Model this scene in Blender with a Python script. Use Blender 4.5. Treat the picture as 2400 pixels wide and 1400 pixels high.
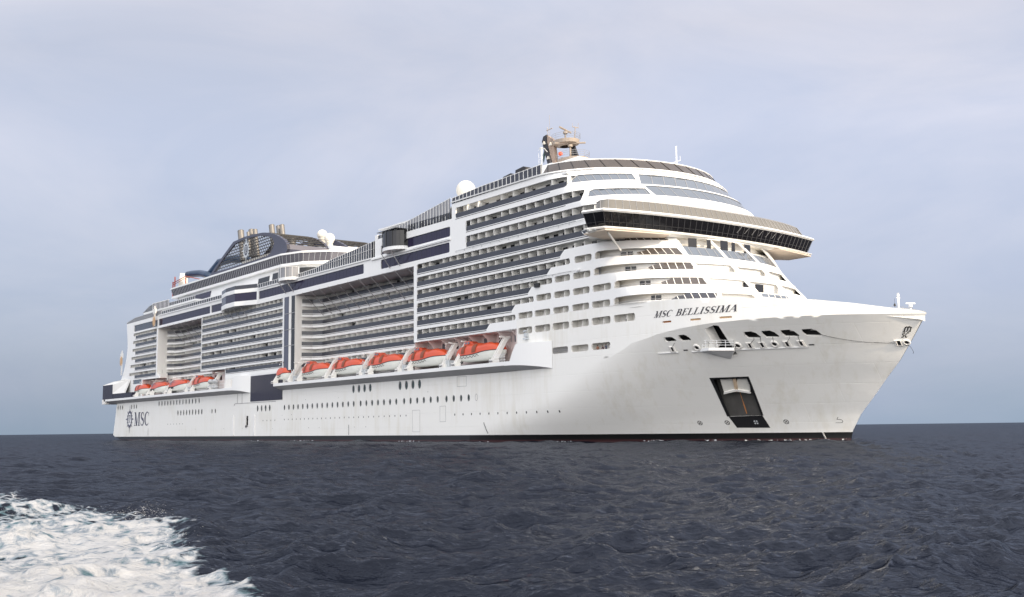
import bpy, math, random
import numpy as np
from mathutils import Vector, Matrix, geometry
random.seed(7); np.random.seed(7)
PI = math.pi
scn = bpy.context.scene
for o in list(bpy.data.objects): bpy.data.objects.remove(o)

# ------------------------------------------------------------------ camera
cam_d = bpy.data.cameras.new('camera'); cam = bpy.data.objects.new('camera', cam_d)
scn.collection.objects.link(cam); scn.camera = cam
cam_d.sensor_width = 36; cam_d.lens = 38.4; cam_d.clip_start = 0.5; cam_d.clip_end = 60000
CAM = Vector((198.13, -143.40, 2.45))
R_ = Matrix(((0.59586, 0.10220, 0.79656), (0.80299, -0.06080, -0.59288), (-0.01216, 0.99290, -0.11830)))
cam.matrix_world = Matrix.Translation(CAM) @ R_.to_4x4()

# ------------------------------------------------------------------ sun, sky, exposure
SUN_EL, SUN_AZ = math.radians(30), math.radians(14)          # azimuth from +x (bow) towards +y (port)
sdir = Vector((math.cos(SUN_EL)*math.cos(SUN_AZ), math.cos(SUN_EL)*math.sin(SUN_AZ), math.sin(SUN_EL)))
sl = bpy.data.lights.new('sun', 'SUN'); sl.energy = 2.7; sl.angle = math.radians(2.5); sl.color = (1.0, 0.81, 0.57)
so = bpy.data.objects.new('sun', sl); scn.collection.objects.link(so)
so.rotation_euler = sdir.to_track_quat('Z', 'Y').to_euler()
w = bpy.data.worlds.new('World'); scn.world = w; w.use_nodes = True
nt = w.node_tree; nt.nodes.clear()
def nd(t, tree=None, **k):
    n = (tree or nt).nodes.new(t)
    for a, b in k.items(): setattr(n, a, b)
    return n
out = nd('ShaderNodeOutputWorld')
sky = nd('ShaderNodeTexSky', sky_type='NISHITA', sun_disc=False)
sky.sun_elevation = SUN_EL; sky.sun_rotation = PI/2-SUN_AZ; sky.dust_density = 3.0; sky.air_density = 1.3
bg1 = nd('ShaderNodeBackground'); bg1.inputs[1].default_value = 0.10
nt.links.new(sky.outputs[0], bg1.inputs[0])
tc = nd('ShaderNodeTexCoord'); sep = nd('ShaderNodeSeparateXYZ'); nt.links.new(tc.outputs['Generated'], sep.inputs[0])
ns = nd('ShaderNodeTexNoise'); ns.inputs['Scale'].default_value = 1.9; ns.inputs['Detail'].default_value = 5; ns.inputs['Roughness'].default_value = .52
mp = nd('ShaderNodeMapping'); mp.inputs['Scale'].default_value = (1, 1, 3.4); mp.inputs['Rotation'].default_value = (0.12, 0.1, 0.4)
nt.links.new(tc.outputs['Generated'], mp.inputs[0]); nt.links.new(mp.outputs[0], ns.inputs['Vector'])
def mth(op, a, b=None, tree=None, clamp=False):
    n = nd('ShaderNodeMath', tree, operation=op, use_clamp=clamp); T = (tree or nt)
    for i, v in enumerate((a, b)):
        if v is None: continue
        if isinstance(v, (int, float)): n.inputs[i].default_value = v
        else: T.links.new(v, n.inputs[i])
    return n.outputs[0]
el = mth('ADD', sep.outputs[2], mth('MULTIPLY', mth('SUBTRACT', ns.outputs[0], .5), .22))
ramp = nd('ShaderNodeValToRGB'); cr = ramp.color_ramp
cr.elements[0].position = 0.0; cr.elements[0].color = (.235, .295, .375, 1)
cr.elements[1].position = 1.0; cr.elements[1].color = (.84, .86, .92, 1)
for p, c in ((.05, (.275, .320, .415, 1)), (.14, (.345, .378, .480, 1)), (.24, (.440, .458, .545, 1)), (.34, (.435, .442, .505, 1)), (.60, (.62, .64, .70, 1))):
    e = cr.elements.new(p); e.color = c
nt.links.new(el, ramp.inputs[0])
dp = nd('ShaderNodeVectorMath', operation='DOT_PRODUCT'); nrm = nd('ShaderNodeVectorMath', operation='NORMALIZE')
nt.links.new(tc.outputs['Generated'], nrm.inputs[0]); nt.links.new(nrm.outputs[0], dp.inputs[0]); dp.inputs[1].default_value = (math.cos(-.62), math.sin(-.62), .22)
glow = mth('POWER', mth('MAXIMUM', mth('MULTIPLY', mth('ADD', dp.outputs['Value'], 0.6), .62), 0), 1.4)
lowb = mth('SUBTRACT', 1.5, mth('MAXIMUM', sep.outputs[2], 0))
bg2 = nd('ShaderNodeBackground'); wm = nd('ShaderNodeMix', data_type='RGBA'); wm.inputs['B'].default_value = (.67, .635, .585, 1); nt.links.new(ramp.outputs[0], wm.inputs['A'])
nt.links.new(mth('MULTIPLY', glow, .75, None, True), wm.inputs['Factor']); nt.links.new(wm.outputs['Result'], bg2.inputs[0])
nt.links.new(mth('ADD', mth('MULTIPLY', mth('MULTIPLY', glow, lowb), 1.85), 1.0), bg2.inputs[1])
mixw = nd('ShaderNodeMixShader'); mixw.inputs[0].default_value = .86
nt.links.new(bg1.outputs[0], mixw.inputs[1]); nt.links.new(bg2.outputs[0], mixw.inputs[2]); nt.links.new(mixw.outputs[0], out.inputs[0])
n5 = nd('ShaderNodeTexNoise'); n5.inputs['Scale'].default_value = 3.2; n5.inputs['Detail'].default_value = 8; n5.inputs['Roughness'].default_value = .6; n5.inputs['Distortion'].default_value = .6
m5 = nd('ShaderNodeMapping'); m5.inputs['Scale'].default_value = (1, 1, 2.6); m5.inputs['Rotation'].default_value = (.25, -.2, 0); nt.links.new(tc.outputs['Generated'], m5.inputs[0]); nt.links.new(m5.outputs[0], n5.inputs['Vector'])
r5 = nd('ShaderNodeValToRGB'); r5.color_ramp.elements[0].position = .35; r5.color_ramp.elements[0].color = (.88, .915, .97, 1); r5.color_ramp.elements[1].position = .68; r5.color_ramp.elements[1].color = (1.08, 1.055, 1.04, 1)
nt.links.new(n5.outputs[0], r5.inputs[0]); x5 = nd('ShaderNodeMix', data_type='RGBA', blend_type='MULTIPLY'); x5.inputs['Factor'].default_value = 1; nt.links.new(ramp.outputs[0], x5.inputs['A']); nt.links.new(r5.outputs[0], x5.inputs['B']); d6 = nd('ShaderNodeVectorMath', operation='DOT_PRODUCT'); nt.links.new(nrm.outputs[0], d6.inputs[0]); d6.inputs[1].default_value = (-.97, .23, -.05)
dark = mth('SUBTRACT', 1.0, mth('MULTIPLY', mth('MULTIPLY', mth('SUBTRACT', d6.outputs['Value'], .80), 4.5, None, True), .13)); v6 = nd('ShaderNodeVectorMath', operation='SCALE'); nt.links.new(x5.outputs['Result'], v6.inputs[0]); nt.links.new(dark, v6.inputs['Scale']); nt.links.new(v6.outputs[0], wm.inputs['A'])
scn.view_settings.view_transform = 'Standard'; scn.view_settings.look = 'None'
scn.view_settings.exposure = 0.7; scn.view_settings.gamma = 1
scn.render.engine = 'CYCLES'
scn.cycles.max_bounces = 8; scn.cycles.diffuse_bounces = 6; scn.cycles.transparent_max_bounces = 12

# ------------------------------------------------------------------ materials
MATS = {}
def mat(name, col, rough=.5, metal=0, var=0.0, vs=0.4, bump=0, streak=0, spec=.5, alpha=1, trans=0, coat=0):
    m = bpy.data.materials.new(name); m.use_nodes = True; t = m.node_tree; b = t.nodes['Principled BSDF']
    b.inputs['Base Color'].default_value = (*col, 1); b.inputs['Roughness'].default_value = rough; b.inputs['Metallic'].default_value = metal
    b.inputs['Specular IOR Level'].default_value = spec; b.inputs['Alpha'].default_value = alpha
    b.inputs['Transmission Weight'].default_value = trans; b.inputs['Coat Weight'].default_value = coat
    if var or streak:
        g = nd('ShaderNodeTexCoord', t)
        n1 = nd('ShaderNodeTexNoise', t); n1.inputs['Scale'].default_value = vs; n1.inputs['Detail'].default_value = 6
        t.links.new(g.outputs['Object'], n1.inputs['Vector'])
        f = mth('MULTIPLY', mth('SUBTRACT', n1.outputs[0], .5, t), 2*var, t)
        if streak:
            mm = nd('ShaderNodeMapping', t); mm.inputs['Scale'].default_value = (2.2, 2.2, .12); t.links.new(g.outputs['Object'], mm.inputs[0])
            n2 = nd('ShaderNodeTexNoise', t); n2.inputs['Scale'].default_value = 1.0; n2.inputs['Detail'].default_value = 4; t.links.new(mm.outputs[0], n2.inputs['Vector'])
            f = mth('ADD', f, mth('MULTIPLY', mth('SUBTRACT', n2.outputs[0], .55, t), streak, t), t)
        v = mth('ADD', f, 1.0, t)
        mx = nd('ShaderNodeVectorMath', t, operation='SCALE'); mx.inputs[0].default_value = col; t.links.new(v, mx.inputs['Scale'])
        t.links.new(mx.outputs[0], b.inputs['Base Color'])
    if bump:
        g = nd('ShaderNodeTexCoord', t); n3 = nd('ShaderNodeTexNoise', t); n3.inputs['Scale'].default_value = bump; n3.inputs['Detail'].default_value = 3
        t.links.new(g.outputs['Object'], n3.inputs['Vector'])
        bp = nd('ShaderNodeBump', t); bp.inputs['Strength'].default_value = .25; bp.inputs['Distance'].default_value = .05
        t.links.new(n3.outputs[0], bp.inputs['Height']); t.links.new(bp.outputs[0], b.inputs['Normal'])
    MATS[name] = m; return m
WHITE = mat('white_paint', (.80, .805, .80), .38, var=.03, vs=.25, streak=.035)
CREAM = mat('cream_paint', (.79, .775, .74), .45, var=.05, vs=.3)
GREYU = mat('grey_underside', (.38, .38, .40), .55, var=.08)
PINK = mat('pale_pink', (.72, .63, .61), .5, var=.05)  # pale pink tint for the lifeboat recess walls and brackets
DIV = mat('divider_panel', (.82, .815, .79), .5, var=.06, vs=1.2)
RAIL = mat('dark_glass_rail', (.040, .043, .056), .16, spec=.45, var=.25, vs=.45)
NAVY = mat('navy_window_glass', (.018, .014, .042), .12, spec=.32, var=.25, vs=.3)
BLACKG = mat('black_glass', (.008, .008, .010), .06, spec=.5)
DOORG = mat('door_glass', (.010, .011, .013), .12, spec=.4)
GREYG = mat('grey_reflective_glass', (.16, .185, .22), .07, spec=1.0, metal=.35, var=.15, vs=.2)
BRONZE = mat('bronze_glass', (.070, .060, .055), .10, spec=.6, var=.2, vs=.5)
BLK = mat('black_paint', (.012, .012, .014), .5)
LINE = mat('dark_gutter', (.03, .03, .035), .6)
GREY = mat('grey_steel', (.30, .30, .31), .5, var=.1)
DGREY = mat('funnel_dark_blue', (.050, .052, .082), .38, var=.12, vs=.4)
LGREY = mat('light_grey_emblem', (.50, .53, .55), .4)
LETTER = mat('dark_letters', (.035, .035, .045), .45)
SLATE = mat('slate_letters', (.075, .075, .12), .45)
ORANGE = mat('lifeboat_orange', (.60, .068, .014), .33, var=.06, vs=1.0, coat=.3)
BROWN = mat('hatch_brown_orange', (.22, .055, .02), .5)
GELW = mat('lifeboat_white', (.74, .75, .70), .35, var=.08, vs=1.0, streak=.15)
PIPE = mat('exhaust_beige', (.185, .175, .165), .45, metal=.3, var=.15, vs=.8)
DOME = mat('radome_white', (.70, .67, .60), .45)
RED = mat('rust_red', (.30, .06, .035), .6)
SLIDE = mat('blue_slide', (.014, .034, .075), .3, var=.15, vs=.8)
TAN = mat('tan_disc', (.55, .36, .20), .6)
RUSTY = mat('rust_stain', (.36, .15, .05), .8, var=.4, vs=2)
ORB = mat('orange_lamp_cover', (.85, .10, .02), .5)
SKIN = mat('skin', (.40, .22, .15), .6); CLOTHA = mat('cloth_dark', (.03, .03, .05), .8); CLOTHB = mat('cloth_white', (.7, .7, .7), .8); CLOTHC = mat('cloth_brown', (.25, .12, .08), .8)
RAFT = mat('raft_grey', (.42, .43, .44), .5, var=.2, vs=2)

def hull_mat():
    m = bpy.data.materials.new('hull_paint'); m.use_nodes = True; t = m.node_tree; b = t.nodes['Principled BSDF']
    g = nd('ShaderNodeNewGeometry', t); s = nd('ShaderNodeSeparateXYZ', t); t.links.new(g.outputs['Position'], s.inputs[0])
    n = nd('ShaderNodeTexNoise', t); n.inputs['Scale'].default_value = .12; n.inputs['Detail'].default_value = 6; t.links.new(g.outputs['Position'], n.inputs['Vector'])
    mm = nd('ShaderNodeMapping', t); mm.inputs['Scale'].default_value = (.9, .9, .07); t.links.new(g.outputs['Position'], mm.inputs[0])
    n2 = nd('ShaderNodeTexNoise', t); n2.inputs['Scale'].default_value = 1; n2.inputs['Detail'].default_value = 6; n2.inputs['Roughness'].default_value = .65; t.links.new(mm.outputs[0], n2.inputs['Vector'])
    rc = nd('ShaderNodeValToRGB', t); rc.color_ramp.elements[0].position = .30; rc.color_ramp.elements[0].color = (.70, .68, .615, 1)
    rc.color_ramp.elements[1].position = .50; rc.color_ramp.elements[1].color = (.80, .795, .765, 1)
    t.links.new(mth('ADD', mth('MULTIPLY', n.outputs[0], .5, t), mth('MULTIPLY', n2.outputs[0], .5, t), t), rc.inputs[0])
    # boot topping: black band, then anti-fouling red at the water
    boot = nd('ShaderNodeMix', t, data_type='RGBA'); red = nd('ShaderNodeMix', t, data_type='RGBA')
    red.inputs['A'].default_value = (.045, .018, .020, 1); red.inputs['B'].default_value = (.010, .010, .010, 1)
    t.links.new(mth('GREATER_THAN', s.outputs[2], .38, t), red.inputs['Factor'])
    t.links.new(mth('GREATER_THAN', s.outputs[2], 1.3, t), boot.inputs['Factor'])
    t.links.new(red.outputs['Result'], boot.inputs['A']); t.links.new(rc.outputs[0], boot.inputs['B'])
    t.links.new(boot.outputs['Result'], b.inputs['Base Color']); b.inputs['Roughness'].default_value = .36
    # plate seams
    br = nd('ShaderNodeTexBrick', t); cb = nd('ShaderNodeCombineXYZ', t); t.links.new(s.outputs[0], cb.inputs[0]); t.links.new(s.outputs[2], cb.inputs[1])
    t.links.new(cb.outputs[0], br.inputs['Vector']); br.inputs['Scale'].default_value = 1; br.inputs['Brick Width'].default_value = 11; br.inputs['Row Height'].default_value = 2.9; br.inputs['Mortar Size'].default_value = .05
    br.inputs['Mortar Smooth'].default_value = .6
    n4 = nd('ShaderNodeTexNoise', t); n4.inputs['Scale'].default_value = .5; t.links.new(g.outputs['Position'], n4.inputs['Vector'])
    hgt = mth('ADD', mth('MULTIPLY', br.outputs['Fac'], -.55, t), mth('MULTIPLY', n4.outputs[0], .9, t), t)
    bp = nd('ShaderNodeBump', t); bp.inputs['Strength'].default_value = .5; bp.inputs['Distance'].default_value = .06
    t.links.new(hgt, bp.inputs['Height']); t.links.new(bp.outputs[0], b.inputs['Normal'])
    return m
HULL = hull_mat()
def corr_mat():
    m = mat('navy_ribbed_panel', (.016, .014, .034), .35); t = m.node_tree; b = t.nodes['Principled BSDF']
    g = nd('ShaderNodeTexCoord', t); wv = nd('ShaderNodeTexWave', t); wv.inputs['Scale'].default_value = 1.3; t.links.new(g.outputs['Object'], wv.inputs['Vector'])
    bp = nd('ShaderNodeBump', t); bp.inputs['Strength'].default_value = .6; bp.inputs['Distance'].default_value = .12; t.links.new(wv.outputs[0], bp.inputs['Height']); t.links.new(bp.outputs[0], b.inputs['Normal'])
    return m
CORR = corr_mat()

# ------------------------------------------------------------------ mesh helpers
class MB:
    def __init__(s): s.v = []; s.f = []; s.m = []; s.mi = 0; s.sm = []; s.smooth = False
    def add(s, vs, fs):
        o = len(s.v); s.v += [tuple(p) for p in vs]
        for f in fs: s.f.append([o+i for i in f]); s.m.append(s.mi); s.sm.append(s.smooth)
    def quad(s, a, b, c, d): s.add([a, b, c, d], [(0, 1, 2, 3)])
    def box(s, x0, x1, y0, y1, z0, z1):
        s.add([(x0,y0,z0),(x1,y0,z0),(x1,y1,z0),(x0,y1,z0),(x0,y0,z1),(x1,y0,z1),(x1,y1,z1),(x0,y1,z1)],
              [(0,3,2,1),(4,5,6,7),(0,1,5,4),(1,2,6,5),(2,3,7,6),(3,0,4,7)])
    def prism(s, poly, dvec):                     # poly: 3D points, extruded by dvec
        n = len(poly); d = Vector(dvec); a = [Vector(p) for p in poly]
        s.add(a+[p+d for p in a], [tuple(range(n-1, -1, -1)), tuple(range(n, 2*n))]+[(i, (i+1) % n, n+(i+1) % n, n+i) for i in range(n)])
    def tube(s, pts, r, n=8, r2=None, cap=True):
        pts = [Vector(p) for p in pts]; rings = []; L = len(pts)
        for i, p in enumerate(pts):
            d = (pts[min(i+1, L-1)]-pts[max(i-1, 0)]).normalized()
            up = Vector((0, 0, 1)) if abs(d.z) < .9 else Vector((1, 0, 0))
            a = d.cross(up).normalized(); b = d.cross(a)
            rr = r if r2 is None else r+(r2-r)*i/max(L-1, 1)
            rings.append([p+rr*(math.cos(2*PI*k/n)*a+math.sin(2*PI*k/n)*b) for k in range(n)])
        vs = [q for r_ in rings for q in r_]; fs = []
        for i in range(L-1):
            for k in range(n): fs.append((i*n+k, i*n+(k+1) % n, (i+1)*n+(k+1) % n, (i+1)*n+k))
        if cap: fs += [tuple(range(n-1, -1, -1)), tuple(range((L-1)*n, L*n))]
        sm = s.smooth; s.smooth = n > 6; s.add(vs, fs); s.smooth = sm
    def sphere(s, c, r, nu=20, nv=12, sz=1):
        vs = []; fs = []
        for j in range(nv+1):
            t = PI*j/nv
            for i in range(nu):
                a = 2*PI*i/nu; vs.append((c[0]+r*math.sin(t)*math.cos(a), c[1]+r*math.sin(t)*math.sin(a), c[2]+r*sz*math.cos(t)))
        for j in range(nv):
            for i in range(nu): fs.append((j*nu+i, (j+1)*nu+i, (j+1)*nu+(i+1) % nu, j*nu+(i+1) % nu))
        sm = s.smooth; s.smooth = True; s.add(vs, fs); s.smooth = sm
    def lathe(s, c, prof, n=20):                   # prof: (r, z)
        vs = []; fs = []
        for r, z in prof:
            for i in range(n): vs.append((c[0]+r*math.cos(2*PI*i/n), c[1]+r*math.sin(2*PI*i/n), c[2]+z))
        for j in range(len(prof)-1):
            for i in range(n): fs.append((j*n+i, j*n+(i+1) % n, (j+1)*n+(i+1) % n, (j+1)*n+i))
        fs.append(tuple(range((len(prof)-1)*n, len(prof)*n)))
        s.add(vs, fs)
    def loft(s, rings, close=False, caps=False):
        n = len(rings[0]); vs = [p for r in rings for p in r]; fs = []
        for i in range(len(rings)-1):
            for k in range(n if close else n-1): fs.append((i*n+k, i*n+(k+1) % n, (i+1)*n+(k+1) % n, (i+1)*n+k))
        if caps: fs += [tuple(range(n-1, -1, -1)), tuple(range((len(rings)-1)*n, len(rings)*n))]
        s.add(vs, fs)
    def build(s, name, mats, parent=None):
        me = bpy.data.meshes.new(name); me.from_pydata(s.v, [], s.f)
        for m in (mats if isinstance(mats, (list, tuple)) else [mats]): me.materials.append(m)
        me.polygons.foreach_set('material_index', s.m); me.polygons.foreach_set('use_smooth', s.sm); me.update()
        o = bpy.data.objects.new(name, me); scn.collection.objects.link(o)
        if parent is not None: o.parent = parent
        return o
def empty(name, label, cat, loc=(0, 0, 0), group=None):
    o = bpy.data.objects.new(name, None); scn.collection.objects.link(o); o.location = loc
    o['label'] = label; o['category'] = cat
    if group: o['group'] = group
    return o
def tag(o, label=None, cat=None, group=None, kind=None):
    for k, v in (('label', label), ('category', cat), ('group', group), ('kind', kind)):
        if v: o[k] = v
    return o
def rrect(x0, x1, z0, z1, r=.35, n=3):
    P = []
    for cx, cz, a0 in ((x1-r, z1-r, 0), (x0+r, z1-r, PI/2), (x0+r, z0+r, PI), (x1-r, z0+r, 1.5*PI)):
        for k in range(n+1): a = a0+PI/2*k/n; P.append((cx+r*math.cos(a), cz+r*math.sin(a)))
    return P
def ell(cx, cz, rx, rz, n=16): return [(cx+rx*math.cos(2*PI*k/n), cz+rz*math.sin(2*PI*k/n)) for k in range(n)]
def inpoly(P, poly):
    P = np.asarray(P); q = np.asarray(poly); r = np.zeros(len(P), bool); n = len(q)
    for i in range(n):
        x0, y0 = q[i]; x1, y1 = q[(i+1) % n]
        if y0 == y1: continue
        c = ((y0 > P[:, 1]) != (y1 > P[:, 1])) & (P[:, 0] < (x1-x0)*(P[:, 1]-y0)/(y1-y0)+x0); r ^= c
    return r
def densify(poly, step):
    o = []
    for i, a in enumerate(poly):
        b = poly[(i+1) % len(poly)]; L = math.hypot(b[0]-a[0], b[1]-a[1]); n = max(1, int(math.ceil(L/step)))
        for k in range(n): o.append((a[0]+(b[0]-a[0])*k/n, a[1]+(b[1]-a[1])*k/n))
    return o
def row_pts(row, step):
    o = []
    for a, b in zip(row[:-1], row[1:]):
        L = math.hypot(b[0]-a[0], b[1]-a[1]); n = max(1, int(math.ceil(L/step)))
        o += [(a[0]+(b[0]-a[0])*k/n, a[1]+(b[1]-a[1])*k/n) for k in range(n)]
    return o
def panel(mb, outer, holes, fmap, step=0, reveal=.25, smooth=True, row=None):
    """wall skin over the 2-D outline with real openings; fmap(u, z, depth) -> 3-D"""
    if step: outer = densify(outer, step); holes = [densify(h, step) for h in holes]
    pts = []; edges = []
    for loop in [outer]+holes:
        o = len(pts); pts += [tuple(map(float, p)) for p in loop]; edges += [(o+i, o+(i+1) % len(loop)) for i in range(len(loop))]
    if step:
        q = np.array(outer); xs = np.arange(q[:, 0].min()+step*.37, q[:, 0].max(), step); zs = np.arange(q[:, 1].min()+step*.41, q[:, 1].max(), step)
        G = np.array([(x, z) for x in xs for z in zs]); k = inpoly(G, outer)
        for h in holes: k &= ~inpoly(G, h)
        G = G[k]
        if row:                                     # an even row of points just inside an edge
            rw2 = [p for p in [(x, z-.35) for x, z in row_pts(row, step)] if inpoly(np.array([p]), outer)[0]]
            D_ = np.min(np.hypot(G[:, None, 0]-np.array(rw2)[None, :, 0], G[:, None, 1]-np.array(rw2)[None, :, 1]), axis=1)
            up_ = np.array([g[1] > np.interp(g[0], [r[0] for r in row], [r[1] for r in row])-.35 for g in G])
            G = G[(D_ > .35) & ~up_]; pts += rw2
        pts += [tuple(p) for p in G]
    V, E_, F_, *_ = geometry.delaunay_2d_cdt([Vector(p) for p in pts], edges, [], 0, 1e-5)
    V = np.array([(p.x, p.y) for p in V]); F_ = np.array([f for f in F_ if len(f) == 3])
    C = V[F_].mean(axis=1); keep = inpoly(C, outer)
    for h in holes:
        h_ = np.array(h); bb = (C[:, 0] > h_[:, 0].min()) & (C[:, 0] < h_[:, 0].max()) & (C[:, 1] > h_[:, 1].min()) & (C[:, 1] < h_[:, 1].max())
        idx = np.where(bb)[0]
        if len(idx): keep[idx[inpoly(C[idx], h)]] = False
    F_ = F_[keep]
    s0 = mb.smooth; mb.smooth = smooth
    mb.add([fmap(a, b, 0) for a, b in V], [tuple(f) for f in F_.tolist()])
    mb.smooth = False
    if reveal:
        for h in holes:
            n = len(h); A = [fmap(a, b, 0) for a, b in h]; Bv = [fmap(a, b, reveal) for a, b in h]
            mb.add(A+Bv, [(i, (i+1) % n, n+(i+1) % n, n+i) for i in range(n)])
    mb.smooth = s0
def offs(path, d):                                 # offset a plan polyline to its left
    P = [Vector(p) for p in path]; o = []
    for i, p in enumerate(P):
        ns_ = []
        for j in (i-1, i):
            if 0 <= j < len(P)-1:
                t = (P[j+1]-P[j]).normalized(); ns_.append(Vector((-t.y, t.x)))
        n = sum(ns_, Vector((0, 0))).normalized(); k = 1/max(.3, n.dot(ns_[0])); o.append(p+n*d*k)
    return o
def strip(mb, path, z0, z1, d0, d1):
    a = offs(path, d0); b = offs(path, d1); n = len(a)
    rings = [[(a[i].x, a[i].y, z0), (a[i].x, a[i].y, z1), (b[i].x, b[i].y, z1), (b[i].x, b[i].y, z0)] for i in range(n)]
    mb.loft(rings, close=True, caps=True)
def along(path, step, off=0):
    P = [Vector(p) for p in path]; res = []; s = off; acc = 0
    for i in range(len(P)-1):
        L = (P[i+1]-P[i]).length; t = (P[i+1]-P[i])/L
        while s <= acc+L: res.append((P[i]+t*(s-acc), t)); s += step
        acc += L
    return res

# ------------------------------------------------------------------ ship surfaces (x aft-fwd, y starboard negative, z up)
YS = 21.5
ZK = [15,22.5,25.5,28.3,31,34.3,35.3,38,41.3,44.4,48.3,52]; XS = [70,67,64,60.5,58,56,55.5,55,54,50,43,37]; FR = [84,79.5,76.8,74,71.7,69.6,68.3,67.2,66.5,63.5,59.5,56]
def sk(u, z, d=0):                                 # front superstructure skin
    xs = float(np.interp(z, ZK, XS)); a = float(np.interp(z, ZK, FR))-xs
    if u <= xs: return (u, -(YS-d), z)
    th = (u-xs)/20*PI/2
    if th > PI: return (xs-(u-xs-40), YS-d, z)
    return (xs+(a-d)*math.sin(th), -(YS-d)*math.cos(th), z)
SZ = [0,1.3,2.1,4.1,6.7,9.4,11.8,14.9,18.5]; SX = [92.8,93.1,93.6,94.9,97.4,99.8,102.1,104.4,106.9]
KX = [20,46,61.5,64.7,66.5,70.1,71.8,76.6,80.9,86.6,91.7,97.7,103,106.9]; KZ = [9,10.5,14.07,15.23,16.0,16.75,17.2,17.88,18.28,18.53,18.65,18.64,18.53,18.45]
def hy(x, z):
    if z < 0: z = 0
    zk = float(np.interp(x, KX, KZ)); w_ = min(max(z/zk, 0), 1)
    xs = float(np.interp(18.5*w_, SZ, SX)); x0 = 15+40*w_**1.2; p = 1.9+.8*w_
    t = min(max((x-x0)/(xs-x0), 0), 1); return YS*(1-t**p)
def hn(x, z):
    e = .2; dx = (hy(x+e, z)-hy(x-e, z))/(2*e); dz = (hy(x, z+e)-hy(x, z-e))/(2*e)
    return Vector((-dx, -1, -dz)).normalized()      # outward, starboard
def hs(x, z, d=0):
    p = Vector((x, -hy(x, z), z))
    return tuple(p-hn(x, z)*d) if d else tuple(p)
def stem(z): return float(np.interp(max(z, 0), SZ, SX))

ship = empty('cruise_ship', 'huge white cruise ship with dark balcony rails lying on the sea', 'cruise ship')

# ================================================================== HULL
kn = [(61.5,14.07),(64.7,15.23),(66.5,16.1),(70.1,16.75),(71.8,17.2),(76.6,17.88),(80.9,18.28),(86.6,18.53),(91.7,18.65),(97.7,18.64),(103,18.53),(106.88,18.45)]
lowknee = [(20,13.05),(46,13.05)]+kn
pocket = [(77.0,10.0),(82.4,10.02),(81.6,4.09),(81.55,4.0),(76.6,3.95)]
def moor(x0, x1): return [(x0,16.75),(x0-.1,16.2),(x0+.2,15.75),(x1+.1,15.65),(x1+.25,15.95),(x1-.1,16.5),(x1-.6,16.78)]
moors = [[(72.8,16.62),(72.8,16.1),(73.1,15.85),(74.7,15.85),(74.7,16.15),(74.3,16.55),(73.9,16.66)], [(75.3,16.82),(75.3,16.2),(75.6,15.85),(77.0,15.85),(77.1,16.1),(76.8,16.6),(76.3,16.85)],
         moor(85.2,86.9), moor(87.6,89.3), moor(90.1,91.8), moor(92.7,94.5)]
plat = [(79.9,17.5),(81.6,17.98),(82.2,17.85),(82.7,13.5),(80.4,13.1)]
ports = []        # (x, z, rx, rz)
for k in range(4): ports.append((-27.6+k*2.63, 12.0, .52, .85))
for k in range(4): ports.append((-6.6+k*2.66, 12.0, .55, .9))
px = -64.7
for k in range(33):
    ports.append((px, 8.6, .36, .62)); px += 2.66 if k not in (14, 21, 27) else 3.3
for k in range(14): ports.append((-160.7+k*2.75, 12.0, .40, .78))
for k in range(9): ports.append((-142.9+k*2.55, 8.66, .42, .80))
for x in (-114.4, -111.8): ports.append((x, 8.66, .34, .60))
for k in range(4): ports.append((-81.6+k*2.6, 8.7, .45, .80))
for x in (-204.3, -201.8, -199.3, -189.0, -186.3, -183.7): ports.append((x, 11.6, .42, .75))
small = [(-64.7+k*2.33, 5.5, .14, .2) for k in range(27)]+[(14.7+k*2.95, 5.38, .16, .24) for k in range(12)]+[(-152+k*2.7, 5.2, .13, .2) for k in range(6)]+[(-78+k*2.5, 5.4, .13, .2) for k in range(4)]
hb = MB()
fy = lambda u, z, d=0: (u, -(YS-d), z)
aft_out = [(20,-1.5),(20,13.1),(-206,13.1),(-207.4,7.7),(-209.2,1.9),(-207,1.25),(-203,.7),(-197,-.6),(-196,-1.5)]
shell_door = [(-89.3,4.0),(-87.9,4.0),(-87.9,6.8),(-89.3,6.8)]
panel(hb, aft_out, [ell(*p) for p in ports]+[shell_door], fy, reveal=.12)
fport = [(x, -hy(x,-1.5), -1.5) for x in np.linspace(20, 92.5, 40)]
low_out = [(x, -1.5) for x in np.linspace(20, 92.7, 40)]+[(stem(z)-.06, z) for z in np.linspace(0, 18.2, 24)]+kn[::-1]+[(46,13.05),(20,13.05)]
panel(hb, low_out, [pocket]+moors+[plat], hs, step=.8, reveal=.45, row=[(20,13.05),(46,13.05)]+kn[:-1])
panel(hb, low_out, [], lambda x, z, d=0: (lambda p: (p[0], -p[1], p[2]))(hs(x, z)), step=1.5, reveal=0)
# upper strake with its knuckle edge
top = [(106.62,18.62),(106.1,18.89),(103.1,19.47),(99.96,20.18),(95.4,21.0),(89.6,21.6),(82.3,22.2),(76.7,22.5),(72,22.62),(67.6,22.68),(35.75,22.68)]
hull_win = [rrect(a, b, 19.8, 21.05, .38) for a, b in ((36.1,40.4),(41.15,45.7),(46.4,51.0),(51.7,56.3),(57.1,61.8),(62.6,67.4))]+[rrect(a, b, 15.55, 16.7, .38) for a, b in ((46.2,50.6),(51.5,56.1),(56.9,61.6))]
slots = [rrect(a, b, 18.92, 19.22, .14, 2) for a, b in ((72.9,74.6),(77.9,79.7),(82.6,84.5))]
up_out = kn+[(106.88,18.5)]+top+[(35.75,13.05),(46,13.05)]
panel(hb, up_out, hull_win+slots, hs, step=1.0, reveal=.3)
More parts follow.
